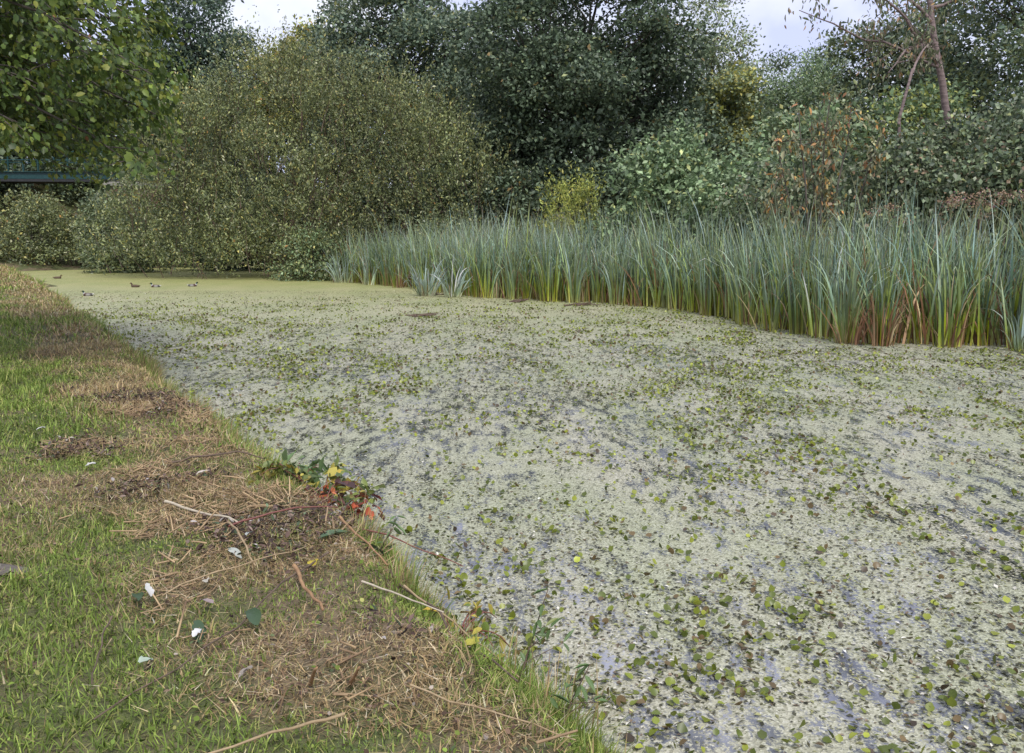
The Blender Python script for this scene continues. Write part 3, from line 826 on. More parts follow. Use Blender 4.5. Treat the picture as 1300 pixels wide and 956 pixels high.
def reed_col(n, dead=0.0, pale=0.0):
    jit = np.exp(R.normal(0, .36, (n, 1, 1)))
    b0 = R.uniform(.08, .32, (n, 1, 1))
    sheen = (R.random((n, 1, 1)) < .14) * R.uniform(.3, .9, (n, 1, 1))  # glossy highlight on some blades, painted into their colour
    warm = R.random((n, 1, 1))
    isd = (R.random((n, 1, 1)) < dead)
    dcol = np.array([[0.24, 0.125, 0.07], [0.3, 0.19, 0.11], [0.19, 0.1, 0.06], [0.33, 0.26, 0.15]])[R.integers(0, 4, n)][:, None, :]

    def f(a):
        a = a[None, :, None]
        c = G0 * (1 - sm(a / b0)) + G1 * sm(a / b0) * (1 - sm((a - b0) / .3)) + G2 * sm((a - b0) / .3)
        c = c + (G3 - G2) * (pale + sheen * sm((a - .25) / .3) + .45 * sm((a - .55) / .4)) * (1 - .5 * warm)
        c = c * np.array([1.0, 1.0, 1.0]) + np.array([0.13, .10, -.08]) * (warm - .26) * (1 - pale)
        tipb = sm((a - .86) / .14) * (R.random((n, 1, 1)) < .35)
        c = c * (1 - tipb) + np.array([.27, .2, .11]) * tipb
        c = np.where(isd, dcol * (0.85 + .3 * a), c)
        return np.clip(c * jit * 1.12, .004, .7)
    return f, isd[:, 0, 0]


def reed_patch(name, P, L, lean, bend, wid, dead=0.0, pale=0.0, nseg=6, az=None, tone=None):
    n = len(P)
    f0, isd = reed_col(n, dead, pale)
    f = f0 if tone is None else (lambda a: f0(a) * tone[:, None, None])
    az = R.uniform(0, 2 * math.pi, n) if az is None else az
    L = np.where(isd, L * R.uniform(.3, .85, n), L)
    bend = np.where(isd, bend + np.abs(R.normal(.3, .5, n)), bend)
    face = R.uniform(0, math.pi, n)
    return blades(name, P, az, lean, bend, L, wid, nseg, f, pw=2.6, face=face)


# many fans of strap leaves, each fan with its own height, lean and tone
nf = 2900; per = 9
t0 = R.uniform(-2, 38.0, nf); s0 = reed_front(t0) + .25 + R.random(nf) ** 1.25 * 4.6
fan_h = R.normal(2.5, .32, nf) * (0.84 + .34 * fbm(s0 * .8, t0 * .8, 31)) * (1 - .25 * sm((t0 - 33) / 4)) * (.95 + .03 * sm((18 - t0) / 8))
fan_az = R.uniform(0, 6.28, nf); fan_l = np.abs(R.normal(0, .1, nf))
n = nf * per
s_ = np.repeat(s0, per) + R.normal(0, .06, n); t_ = np.repeat(t0, per) + R.normal(0, .06, n)
x_, y_ = W(s_, t_)
z_ = np.maximum(height(x_, y_), -.05)
L_ = np.repeat(fan_h, per) * R.uniform(.62, 1.08, n)
own = R.uniform(0, 6.28, n); sp = np.abs(R.normal(.09, .08, n))
lx = np.cos(own) * sp + np.repeat(np.cos(fan_az) * fan_l, per); ly = np.sin(own) * sp + np.repeat(np.sin(fan_az) * fan_l, per)
lean = np.hypot(lx, ly); az_ = np.arctan2(ly, lx)
bend = np.abs(R.normal(.22, .38, n)) + (R.random(n) < .24) * R.uniform(.7, 2.4, n)
me = reed_patch('reed_bed', np.stack([x_, y_, z_], 1), L_, lean, bend, R.uniform(.022, .046, n), dead=.28, nseg=5, az=az_, tone=np.repeat(np.exp(R.normal(0, .22, nf)), per), pale=np.repeat(R.random(nf) ** 4 * .8, per)[:, None, None])
o = obj('reed_bed', me, M_REED); o['kind'] = 'stuff'; o['label'] = 'tall blue-green cattail reeds massed along the far bank'; o['category'] = 'reeds'

# clumps one can pick out along the front of the bed
M_SPIKE = solid_material('cattail_spike', (0.03, 0.016, 0.01), (0.07, 0.04, 0.025), 60, .95, .2)
def arching(n):
    return (R.random(n) < .3) * R.uniform(.9, 2.2, n)


def clump(s, t, n, hgt, rad, dead, pale, leanm, label, group=None, spikes=0, drop=.0):
    x, y = W(s, t)
    root = thing('cattail_clump', label, 'reeds', (x, y, -.04), group)
    a = R.uniform(0, 2 * math.pi, n); q = np.sqrt(R.random(n)) * rad
    P = np.stack([q * np.cos(a), q * np.sin(a), np.zeros(n)], 1)
    L = hgt * R.uniform(.6, 1.05, n)
    lean = np.abs(R.normal(leanm, leanm * .6 + .02, n)); bend = np.abs(R.normal(.25 + drop, .35 + drop * .4, n)) + arching(n)
    obj('leaves', reed_patch('leaves', P, L, lean, bend, R.uniform(.024, .046, n) * (1 + .3 * pale), 0, pale, 7, az=a + R.normal(0, .5, n)), M_REED, root)
    if dead:
        a = R.uniform(0, 2 * math.pi, dead); q = np.sqrt(R.random(dead)) * rad * 1.1
        P = np.stack([q * np.cos(a), q * np.sin(a), np.zeros(dead)], 1)
        L = hgt * R.uniform(.5, 1.0, dead)
        obj('dead_leaves', reed_patch('dead_leaves', P, L, np.abs(R.normal(.15, .15, dead)), np.abs(R.normal(.3, .6, dead)), R.uniform(.018, .03, dead), 1.0, 0, 6, az=a), M_REED, root)
    for i in range(spikes):
        a0 = R.uniform(0, 6.28); e = np.array([.15 * math.cos(a0), .15 * math.sin(a0), hgt * R.uniform(.88, 1.0)])
        tb = Tubes(6); tb.add(curve_pts((0, 0, 0), e, 6, 0, .01), np.linspace(.011, .006, 6)); tb.add(np.array([e + (0, 0, .2), e + (0, 0, .36)]), np.array([.004, .002]))
        sk = obj('flower_stalk', tb.mesh('flower_stalk'), M_REED_STALK, root)
        tb = Tubes(8); zz = np.array([0, .015, .1, .18, .2]); tb.add(np.stack([zz * 0 + e[0], zz * 0 + e[1], zz + e[2]], 1), np.array([.006, .017, .018, .017, .006]))
        obj('seed_head', tb.mesh('seed_head'), M_SPIKE, sk)
    return root


M_REED_STALK = solid_material('reed_stalk', (.13, .16, .06), (.22, .2, .09), 20, .7, .1)
GRP = 'reed clumps along the front of the reed bed'
for t in np.arange(3.5, 37.5, .72):
    tj = t + R.normal(0, .2)
    s = reed_front(tj) + R.uniform(-.05, .35)
    clump(s, tj, int(R.integers(16, 30)), R.uniform(1.7, 2.5) * (1 - .25 * sm((tj - 32) / 4)), R.uniform(.12, .3), int(R.integers(3, 12)), R.uniform(0, .3), .09,
          'green cattail clump with browning base at the water edge ' + ('below the ivy mound' if tj < 11 else 'below the orange-leaved sapling' if tj < 15 else 'before the light green shrubs' if tj < 20
          else 'before the dark oak' if tj < 28 else 'closest to the olive willow'), GRP)
clump(*ST(-2.75, 28.4), 50, 1.45, .3, 6, 1.1, .3, 'short pale blue-green reed clump arching out over the duckweed', drop=.5)
clump(*ST(-1.9, 27.9), 40, 1.5, .28, 4, 1.1, .28, 'pale arching reed clump with bent silvery tips beside the rust stems', drop=.45)
clump(*ST(-6.9, 36.6), 40, 1.7, .4, 8, 1.0, .34, 'silvery reed clump ending the reed bed against the willow', drop=.5)
clump(*ST(-5.6, 34.8), 22, 1.6, .2, 6, .9, .3, 'spiky pale reed fan with yellow base near the willow', drop=.2)
clump(*ST(-7.2, 37.0), 14, 1.0, .15, 0, 1.1, .3, 'small pale tuft of reeds at the foot of the willow', drop=.3)
clump(*ST(6.45, 15.5), 8, 1.9, .25, 75, 0, .08, 'rust-brown dead reed clump collapsed at the water edge', drop=.2)
clump(*ST(10.2, 15.3), 8, 1.5, .25, 50, 0, .08, 'russet broken reed clump past the cattail spikes', drop=.2)
clump(*ST(3.4, 24.2), 8, 1.2, .2, 26, 0, .08, 'low rust-coloured reed clump in the shadowed notch of the reed bed', drop=.2)
clump(*ST(-4.2, 33.0), 8, 1.3, .25, 30, 0, .08, 'brown broken reed stems between pale clumps near the willow', drop=.2)
clump(*ST(6.0, 15.7), 10, 1.6, .2, 40, 0, .08, 'narrow brown broken reed clump next to tall green leaves', drop=.2)
clump(*ST(7.5, 15.2), 20, 2.0, .2, 26, 0, .1, 'reed clump with orange dry stalks crossed by a fallen yellow leaf', drop=.2)
clump(*ST(8.35, 15.7), 18, 2.2, .2, 30, 0, .06, 'reed clump holding a dark brown cattail spike above dry sheaths', spikes=1)
clump(*ST(9.2, 15.6), 22, 2.1, .25, 8, .1, .1, 'reed clump with two short dark spikes beside the dry stalks', spikes=2)
clump(*ST(8.45, 14.7), 16, 1.0, .12, 5, .55, .2, 'low grey-green reed tuft standing alone in the water', drop=.3)

# seed heads of marsh herbs behind the reeds
HERB = [((0.3, 0.2, 0.13), 4), ((0.24, 0.17, 0.1), 3), ((0.36, 0.27, 0.2), 2), ((0.25, 0.13, 0.17), 1)]
for i, (x, y, h) in enumerate([(9.0, 18.6, 2.9), (9.7, 18.4, 2.7), (10.5, 18.3, 2.9), (11.0, 18.8, 3.1), (10.1, 18.9, 2.8), (11.6, 18.5, 2.7), (8.2, 18.9, 2.7)]):
    z = float(height(np.array(x), np.array(y)))
    root = thing('hemp_agrimony', 'tall marsh herb with fluffy brownish seed heads behind the reeds', 'plant', (x, y, z), 'seeding marsh herbs behind the reeds')
    tb = Tubes(5); tops = []
    for k in range(4):
        e = np.array([R.normal(0, .28), R.normal(0, .2), h - z - R.uniform(0, .5)]); p = curve_pts((0, 0, 0), e, 6, 0, .03); tb.add(p, np.linspace(.012, .005, 6)); tops.append(e)
    obj('stem', tb.mesh('stem'), M_REED_STALK, root)
    T = np.repeat(np.array(tops), 60, 0); n = len(T)
    P = T + R.normal(0, 1, (n, 3)) * np.array([.11, .11, .05])
    obj('seed_heads', leaf_mesh('seed_heads', P, rdir(n), rdir(n), .05, .03, T_RHOMB, pal(n, HERB, .2)), M_LITTER, root)['kind'] = 'stuff'

# ------------------------------------------------------------------ ducks
M_DUCK = leaf_material('feathers', 0, .7, .2, 40.0, .85, 1.1)
M_BILL = solid_material('duck_bill', (.2, .17, .05), (.3, .25, .07), 30, .5, 0)


def duck_mesh(drake):
    # one lofted skin: tail, back, breast, neck, head
    path = [(-.27, .115, .012, .010), (-.235, .105, .035, .02), (-.18, .085, .075, .05), (-.09, .07, .105, .08), (0, .065, .115, .09), (.08, .07, .10, .088), (.135, .09, .072, .08),
            (.165, .13, .046, .052), (.178, .17, .036, .038), (.19, .205, .037, .038), (.215, .222, .035, .034), (.243, .218, .022, .022), (.258, .212, .008, .008)]
    V = []; C = []; n = 14
    for i, (x, z, ry, rz) in enumerate(path):
        k0, k1 = path[max(i - 1, 0)], path[min(i + 1, len(path) - 1)]
        tx, tz = k1[0] - k0[0], k1[1] - k0[1]
        l = math.hypot(tx, tz); tx /= l; tz /= l
        for j in range(n):
            a = 2 * math.pi * j / n
            uy, uz = ry * math.cos(a), rz * math.sin(a)
            V.append((x - tz * uz, uy, z + tx * uz))
            up = math.sin(a)
            if drake:
                c = (.28, .27, .25) if i < 5 else (.075, .04, .03)
                if i <= 1: c = (.55, .54, .5)
                if i == 2: c = (.03, .03, .032)
                if i in (3, 4) and up > .6: c = (.16, .13, .11)
                if i >= 8: c = (.012, .035, .022)
                if i == 7: c = (.5, .5, .47)
            else:
                c = (.13, .09, .06) if (i + j) % 2 else (.07, .05, .035)
                if i >= 8: c = (.16, .11, .065) if up < .3 else (.06, .04, .028)
            C.append(c)
    F = []
    for i in range(len(path) - 1):
        for j in range(n):
            F.append((i * n + j, i * n + (j + 1) % n, (i + 1) * n + (j + 1) % n, (i + 1) * n + j))
    return mesh_np('duck_body', np.array(V), np.array(F), np.array(C), smooth=True)


DM = {True: duck_mesh(True), False: duck_mesh(False)}
bill = Tubes(6); bill.add(np.array([(.25, 0, .212), (.28, 0, .203), (.305, 0, .198)]), np.array([.014, .012, .009])); BILL = bill.mesh('bill')
for x, y, rz, dr, lab in ((-13.54, 28.32, 178, True, 'drake mallard swimming alone closest to the grass bank'), (-14.07, 33.15, 170, False, 'brown hen mallard floating beside a drake'),
                          (-13.31, 33.15, 186, True, 'drake mallard following the brown hen'), (-12.11, 33.68, 15, True, 'drake mallard swimming toward the reeds in front of the willow'),
                          (-20.4, 39.9, 5, False, 'dark duck resting far up the canal near the bank')):
    o = obj('duck', DM[dr], M_DUCK); o.location = (x, y, -.02); o.rotation_euler = (0, 0, math.radians(rz))
    tag(o, lab, 'duck')
    o.scale = (.78, .78, .78)
    obj('bill', BILL, M_BILL, o)

# ------------------------------------------------------------------ floating leaves on the duckweed
PADC = [((0.17, 0.205, 0.025), 5), ((0.25, 0.28, 0.035), 3), ((0.10, 0.13, 0.022), 3.5), ((0.15, 0.105, 0.045), 1.5), ((0.09, 0.065, 0.04), 1)]
pad_meshes = []
for i in range(8):
    c = pal(1, PADC[:4], .12)
    tv, tf = T_ROUND
    v = tv.copy(); v[:, :2] *= R.uniform(.9, 1.1, (1, 2)); v[:, 2] *= R.uniform(.3, 1.6); v[:, 2] += R.normal(0, .02, len(v))
    pad_meshes.append(mesh_np('floating_leaf', v, tf, np.repeat(c, len(v), 0) * np.exp(R.normal(0, .12, (len(v), 1)))))


def pad_density(x, y):
    a = fbm(x * .55 + 7, y * .38 + 2, 41, 4)
    b_ = fbm(x * 2.2, y * 1.6, 43, 2)
    return (.34 + .66 * sm((a - .38) / .25)) * (.2 + .8 * sm((b_ - .42) / .25))


cand = []
while len(cand) < 285:
    y = 3.1 + 6.4 * R.random() ** 1.1; x = R.uniform(-.5, .70) * y
    s, t = ST(x, y)
    if s < edge_s(t) + .18 or R.random() > pad_density(x, y) + .06:
        continue
    cand.append((x, y))
for x, y in cand:
    root = thing('floating_plant', 'small tuft of round olive leaves standing up from the open duckweed', 'water plant', (x, y, .004), 'floating leaf tufts in the duckweed', R.uniform(0, 6.28))
    for k in range(int(R.choice([1, 2, 3, 4, 5], p=[.12, .23, .27, .22, .16]))):
        q = obj('leaf', pad_meshes[R.integers(8)], M_PAD, root)
        a = R.uniform(0, 6.28); d = R.uniform(0, .045)
        sc = R.uniform(.024, .05)
        q.location = (d * math.cos(a), d * math.sin(a), R.uniform(.002, .012)); q.scale = (sc, sc, sc)
        q.rotation_euler = (abs(R.normal(.7, .4)), R.normal(0, .2), a - math.pi / 2)

def scatter(n, ymax, dens, smin=.1):
    X = []; Y = []
    while sum(len(a) for a in X) < n:
        m_ = n * 3
        y = 2.6 + (ymax - 2.6) * R.random(m_) ** 1.25; x = R.uniform(-.75, .85, m_) * (y + 1.0)
        s, t = ST(x, y)
        ok = (s > edge_s(t) + smin) & (s < reed_front(t) + .3) & (R.random(m_) < dens(x, y))
        X.append(x[ok]); Y.append(y[ok])
    return np.concatenate(X)[:n], np.concatenate(Y)[:n]


x_, y_ = scatter(27000, 28, lambda x, y: pad_density(x, y) * (1 - .8 * sm((y - 19) / 9)) * (.2 + .8 * sm((y - 5) / 5)) + .02)
n = len(x_)
kk = R.choice([0, 1], n)
P = np.stack([x_, y_, R.uniform(.003, .014, n)], 1)
az = R.uniform(0, 6.28, n); tl = np.abs(R.normal(.55, .4, n))
A = np.stack([np.cos(az) * np.cos(tl), np.sin(az) * np.cos(tl), np.sin(tl)], 1)
N = unit(np.array([0, 0, 1.]) + R.normal(0, .25, (n, 3)))
L_ = R.uniform(.02, .048, n) * (1 + .35 * sm((y_ - 8) / 10))
me = leaf_mesh('floating_leaves', P, A, N, L_, L_ * .95, T_OVAL, pal(n, PADC, .22))
o = obj('floating_leaves', me, M_PAD); o['kind'] = 'stuff'; o['label'] = 'countless olive leaves dotted over the wider duckweed'; o['category'] = 'leaves'
# decaying scraps, flat on the weed
x_, y_ = scatter(54000, 31, lambda x, y: .15 + .85 * sm((fbm(x * .9, y * .7, 51, 3) - .35) / .3))
n = len(x_)
P = np.stack([x_, y_, R.uniform(.002, .006, n)], 1)
az = R.uniform(0, 6.28, n); tl = R.normal(.05, .18, n).clip(-.05, .6)
A = np.stack([np.cos(az), np.sin(az), tl], 1)
SCR = [((0.06, 0.06, 0.04), 5), ((0.12, 0.115, 0.065), 4), ((0.18, 0.19, 0.09), 3), ((0.17, 0.13, 0.09), 2), ((0.5, 0.48, 0.42), 1.6), ((0.26, 0.26, 0.12), 2.5)]
L_ = R.uniform(.010, .036, n) * (1 + .7 * sm((y_ - 7) / 12))
me = leaf_mesh('floating_scraps', P, A, unit(np.array([0, 0, 1.]) + R.normal(0, .2, (n, 3))), L_, L_ * R.uniform(.25, .7, n), T_RHOMB, pal(n, SCR, .25))
o = obj('floating_debris', me, M_LITTER); o['kind'] = 'stuff'; o['label'] = 'dark scraps of rotting plants strewn over the duckweed'; o['category'] = 'debris'

# small rafts of dark driftwood by the reeds
for x, y, lab in ((-2.4, 28.9, 'dark twig raft floating before the pale arching reeds'), (.15, 25.7, 'purplish twig raft stuck at the reed edge'), (1.9, 24.3, 'small dark twig raft close to the reeds below the yellow sapling'),
                  (-2.06, 21.05, 'lone dark driftwood piece out in the open duckweed')):
    tb = Tubes(5)
    for k in range(9):
        a = R.normal(.2, .6); l = R.uniform(.12, .35); c = R.normal(0, .12, 2)
        tb.add(curve_pts((c[0] - l * math.cos(a), c[1] - l * math.sin(a), .01), (c[0] + l * math.cos(a), c[1] + l * math.sin(a), R.uniform(.01, .09)), 5, 0, .08), np.linspace(.018, .008, 5))
    o = obj('driftwood', tb.mesh('driftwood'), M_TWIG); o.location = (x, y, 0); tag(o, lab, 'driftwood')

# ------------------------------------------------------------------ the grass bank
BARE = [(-2.55, 4.05, .3, .1), (-2.6, 3.72, .22, .08), (-3.55, 5.4, .28, .1)]


def bank_points(n, y0, y1, extra=0.0):
    X = []; Y = []; tot = 0
    while tot < n:
        m_ = n * 4
        y = R.uniform(y0, y1, m_); x = R.uniform(-.66 * (y1 + 1), 2.2, m_)
        s, t = ST(x, y)
        ok = (s < edge_s(t) - .02 + extra) & (x > -.64 * (y + 1.2)) & (s > -9)
        for bx_, by_, rx_, ry_ in BARE:
            ok &= ((x - bx_) / rx_) ** 2 + ((y - by_) / ry_) ** 2 > R.uniform(.5, 1.1, m_)
        X.append(x[ok]); Y.append(y[ok]); tot += ok.sum()
    return np.concatenate(X)[:n], np.concatenate(Y)[:n]


def brownness(x, y):
    s, t = ST(x, y)
    d = edge_s(t) - s
    a = fbm(x * .8, y * .8, 61, 4) - .5
    b_ = fbm(x * 2.7, y * 2.7, 63, 3) - .5
    band = sm((s - .1) / .9) * (1 - .75 * sm((.5 - d) / .4))
    return np.clip(band * 1.0 + a * 2.0 + b_ * 1.8 - .2 + .25 * sm((y - 13) / 10) * (s > -1.5), 0, 1)


GREEN = [((0.19, 0.27, 0.05), 5), ((0.27, 0.34, 0.075), 3), ((0.13, 0.19, 0.04), 4), ((0.36, 0.36, 0.12), 2)]
BROWN = [((0.36, 0.265, 0.13), 5), ((0.46, 0.35, 0.19), 3), ((0.24, 0.155, 0.085), 3), ((0.33, 0.31, 0.12), 4), ((0.55, 0.46, 0.3), 1.4)]


def grass(name, n, y0, y1, wid, Lm, nseg, lay=0.0):
    x, y = bank_points(n, y0, y1)
    bn = brownness(x, y); isb = R.random(n) < bn
    s, t = ST(x, y); d = edge_s(t) - s
    fringe = sm((.35 - d) / .3)
    tall = (fbm(x * 1.6, y * 1.6, 71, 3) - .5) * 2
    L = Lm * np.exp(R.normal(0, .3, n)) * (1 + 1.3 * fringe + .7 * np.clip(tall, -.5, 1)) * np.where(isb, 1.15, 1)
    c = np.where(isb[:, None], pal(n, BROWN, .28), pal(n, GREEN, .26)) * (.9 + .35 * fbm(x * .7, y * .7, 77)[:, None])
    z = height(x, y) - .005
    lean = np.where(isb, np.abs(R.normal(.9, .35, n)), np.abs(R.normal(.65, .4, n))) * (1 - .35 * fringe)
    az = np.where(R.random(n) < fringe * .6, math.atan2(NY, NX) + R.normal(0, .7, n), R.uniform(0, 6.28, n))
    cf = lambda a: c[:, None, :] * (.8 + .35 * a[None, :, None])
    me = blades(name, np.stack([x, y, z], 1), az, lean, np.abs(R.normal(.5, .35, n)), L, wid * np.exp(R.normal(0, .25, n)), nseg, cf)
    o = obj(name, me, M_GRASS); o['kind'] = 'stuff'; return o


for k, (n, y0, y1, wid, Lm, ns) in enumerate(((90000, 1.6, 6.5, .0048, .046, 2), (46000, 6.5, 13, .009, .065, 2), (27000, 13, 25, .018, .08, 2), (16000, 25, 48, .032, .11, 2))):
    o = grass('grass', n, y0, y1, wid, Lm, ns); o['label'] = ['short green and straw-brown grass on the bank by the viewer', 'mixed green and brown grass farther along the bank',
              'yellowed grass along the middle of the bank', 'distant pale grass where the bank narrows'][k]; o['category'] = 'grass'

# trodden bare patches of the towpath
def bare(cx, cy, rx, ry):
    a = np.linspace(0, 6.283, 22)[:-1]; k = 1 + .35 * (fbm(np.cos(a) * 2 + 5, np.sin(a) * 2 + cx, 15) - .5) * 2
    rings = [(cx + rx * f * k * np.cos(a), cy + ry * f * k * np.sin(a)) for f in (.08, .55, 1.0)]
    V = np.concatenate([np.stack([X, Y, height(X, Y) + .05 * (1 - i * .34)], 1) for i, (X, Y) in enumerate(rings)])
    F = [(r * 21 + j, r * 21 + (j + 1) % 21, (r + 1) * 21 + (j + 1) % 21, (r + 1) * 21 + j) for r in range(2) for j in range(21)]
    o = obj('path', mesh_np('path', V, np.array(F), smooth=True), M_PATH); o['kind'] = 'structure'


M_PATH = solid_material('trodden_earth', (.075, .062, .05), (.16, .14, .12), 30, .9, .5)
for q in BARE:
    bare(*q)

# dead straw lying across the mown band
x, y = bank_points(90000, 1.8, 11)
keep = R.random(len(x)) < .75 * brownness(x, y) ** 1.5 + .02
x, y = x[keep], y[keep]; n = len(x)
c = pal(n, [((0.38, 0.27, 0.14), 5), ((0.5, 0.39, 0.24), 3), ((0.24, 0.15, 0.09), 3), ((0.6, 0.52, 0.38), 1)], .2)
me = blades('straw', np.stack([x, y, height(x, y) + R.uniform(.005, .05, n)], 1), R.uniform(0, 6.28, n), R.normal(1.45, .22, n), R.normal(.1, .2, n), R.uniform(.03, .12, n), R.uniform(.0018, .0038, n), 1,
            lambda a: np.repeat(c[:, None, :], len(a), 1))
o = obj('straw', me, M_LITTER); o['kind'] = 'stuff'; o['label'] = 'dry brown straw cut and lying over the bank'; o['category'] = 'straw'
# cut stalks and rotted litter mixed into the straw
x, y = bank_points(9000, 2.0, 8.5)
keep = R.random(len(x)) < sm((brownness(x, y) - .45) / .3) * sm((fbm(x * 1.7, y * 1.7, 91, 3) - .45) / .2)
x, y = x[keep][:900], y[keep][:900]
tb = Tubes(5)
for a_, b_ in zip(x, y):
    az = R.uniform(0, 6.28); el = abs(R.normal(.12, .3)); l = R.uniform(.04, .16)
    p0 = np.array([a_, b_, float(height(np.array(a_), np.array(b_))) + R.uniform(.01, .04)])
    p1 = p0 + l * np.array([math.cos(az) * math.cos(el), math.sin(az) * math.cos(el), math.sin(el)])
    tb.add(curve_pts(p0, p1, 4, 0, .06), np.linspace(1, .7, 4) * R.uniform(.0022, .0055))
o = obj('cut_stalks', tb.mesh('cut_stalks'), solid_material('cut_stalk', (.14, .085, .05), (.5, .36, .2), 7, .85, .2)); o['kind'] = 'stuff'
o['label'] = 'short cut stalks strewn through the straw on the bank'; o['category'] = 'stalks'
x, y = bank_points(44000, 2.0, 9)
keep = R.random(len(x)) < sm((fbm(x * 1.3 + 5, y * 1.3, 95, 3) - .5) / .15) * sm((brownness(x, y) - .2) / .4)
x, y = x[keep], y[keep]; n = len(x)
az = R.uniform(0, 6.28, n); tl = R.normal(.2, .4, n)
A = np.stack([np.cos(az) * np.cos(tl), np.sin(az) * np.cos(tl), np.sin(tl)], 1)
L_ = R.uniform(.012, .05, n)
me = leaf_mesh('leaf_litter', np.stack([x, y, height(x, y) + R.uniform(.01, .06, n)], 1), A, unit(np.array([0, 0, 1.]) + R.normal(0, .5, (n, 3))), L_, L_ * R.uniform(.2, .6, n), T_OVAL,
               pal(n, [((.09, .06, .05), 5), ((.15, .1, .085), 4), ((.24, .18, .15), 2), ((.06, .045, .04), 3), ((.36, .33, .31), .8), ((.09, .12, .07), 2)], .25))
o = obj('leaf_litter', me, M_LITTER); o['kind'] = 'stuff'; o['label'] = 'dark rotting leaf litter in patches on the bank'; o['category'] = 'litter'
# small broad leaves: clover and plantain in the green, dead leaves in the brown
x, y = bank_points(15000, 1.8, 12); n = len(x)
bn = brownness(x, y); isb = R.random(n) < bn
tl = np.abs(R.normal(.35, .3, n)); az = R.uniform(0, 6.28, n)
A = np.stack([np.cos(az) * np.cos(tl), np.sin(az) * np.cos(tl), np.sin(tl)], 1)
L_ = R.uniform(.010, .026, n)
c = np.where(isb[:, None], pal(n, [((0.13, 0.085, 0.06), 4), ((0.2, 0.14, 0.1), 3), ((0.09, 0.06, 0.05), 3), ((0.28, 0.24, 0.2), .7), ((0.1, 0.13, 0.06), 2)], .2), pal(n, GREEN, .2) * .75)
c = c * np.exp(R.normal(0, .25, (n, 1)))
me = leaf_mesh('ground_leaves', np.stack([x, y, height(x, y) + R.uniform(.01, .05, n)], 1), A, unit(np.array([0, 0, 1.]) + R.normal(0, .3, (n, 3))), L_, L_ * R.uniform(.45, .9, n), T_OVAL, c * .8)
o = obj('ground_leaves', me, M_LITTER); o['kind'] = 'stuff'; o['label'] = 'clover and small dead leaves between the grass blades'; o['category'] = 'leaves'

# long tufts hanging over the water line
M_TUFT = M_GRASS
def tuft(x, y, n, L, label, group=None, green=.6):
    z = float(height(np.array(x), np.array(y)))
    root_me_c = np.where(R.random((n, 1)) < green, pal(n, GREEN, .2), pal(n, BROWN, .2))
    a = R.uniform(0, 6.28, n); q = np.sqrt(R.random(n)) * .13
    P = np.stack([q * np.cos(a), q * np.sin(a), np.zeros(n)], 1)
    me = blades('grass_tuft', P, a + R.normal(0, .4, n), np.abs(R.normal(.3, .2, n)), np.abs(R.normal(.9, .5, n)), L * R.uniform(.5, 1.1, n), R.uniform(.003, .006, n), 4, lambda t: root_me_c[:, None, :] * (.8 + .35 * t[None, :, None]))
    o = obj('grass_tuft', me, M_TUFT); o.location = (x, y, z - .01); tag(o, label, 'grass', group)
for t in np.arange(1.8, 14.5, .21):
    s = edge_s(t) - R.uniform(.05, .28); x, y = W(s, t + R.normal(0, .08))
    tuft(float(x), float(y), 46, R.uniform(.14, .3), 'tuft of longer grass leaning over the bank edge ' + ('beside the long woody stalk' if t < 4.6 else 'next to the autumn brambles' if t < 7 else 'farther up the bank beyond the brambles'), 'grass tufts along the bank edge', R.uniform(.2, .9))

# sticks, stems and scraps one can point to
M_PALE = solid_material('bleached_stick', (.34, .29, .21), (.5, .44, .34), 25, .8, .2)
M_RUST = solid_material('rusty_stick', (.22, .12, .06), (.36, .22, .11), 25, .8, .3)
M_RED = solid_material('red_stem', (.13, .04, .035), (.22, .08, .06), 25, .6, .1)
M_TAN = solid_material('tan_stalk', (.24, .17, .09), (.4, .3, .18), 25, .8, .2)


def gz(x, y):
    return float(height(np.array(x), np.array(y)))


def stick(a, b_, r, mat, label, lift=.04, wob=.05, name='stick', sag=.0, lift2=None):
    tb = Tubes(7)
    A_ = np.array([a[0], a[1], gz(*a) + lift]); B_ = np.array([b_[0], b_[1], gz(*b_) + (lift if lift2 is None else lift2)])
    p = curve_pts(A_, B_, 9, sag, wob)
    tb.add(p - A_, np.linspace(r, r * .55, 9))
    o = obj(name, tb.mesh(name), mat); o.location = A_
    return tag(o, label, 'stick')


stick((-2.05, 5.1), (-1.5, 4.72), .009, M_PALE, 'bleached pale stick lying on the brown grass', .06)
stick((-1.55, 4.7), (-1.2, 4.0), .007, M_TAN, 'thin tan stalk bending down from the bleached stick', .07, sag=.05)
stick((-1.02, 4.0), (-.78, 3.5), .010, M_RUST, 'thick orange-brown broken stick on the bank', .07, .07)
stick((-1.5, 4.55), (-.98, 4.85), .006, M_RED, 'dark red bramble stem arching toward the water', .09, sag=.08)
stick((-1.5, 3.65), (-1.02, 4.25), .004, M_TAN, 'long straw-coloured stalk across the leaf litter', .07)
stick((-.62, 4.35), (.02, 3.05), .007, M_TWIG, 'long woody stalk lying along the water edge', .07, .07)
stick((-.5, 3.95), (.1, 3.2), .005, M_TAN, 'second dry stalk beside the long one at the edge', .10, .07)
stick((-.66, 3.75), (-.28, 3.5), .005, M_PALE, 'short pale stalk in the green edge grass', .1, .03)
stick((-.95, 4.75), (-.62, 4.25), .008, M_RUST, 'rusty stem tilted down the bank to the water', .06, .04)
stick((-2.35, 6.0), (-1.75, 6.1), .008, M_TWIG, 'dark arched twig half buried in straw', .06, .1, sag=.12)
stick((-.72, 3.0), (-.66, 2.85), .009, M_RUST, 'upright orange stub in the cut stems', .02, .03, lift2=.16)
stick((-.58, 3.02), (-.53, 2.92), .008, M_RUST, 'tan upright stub beside the orange one', .02, .03, lift2=.14)
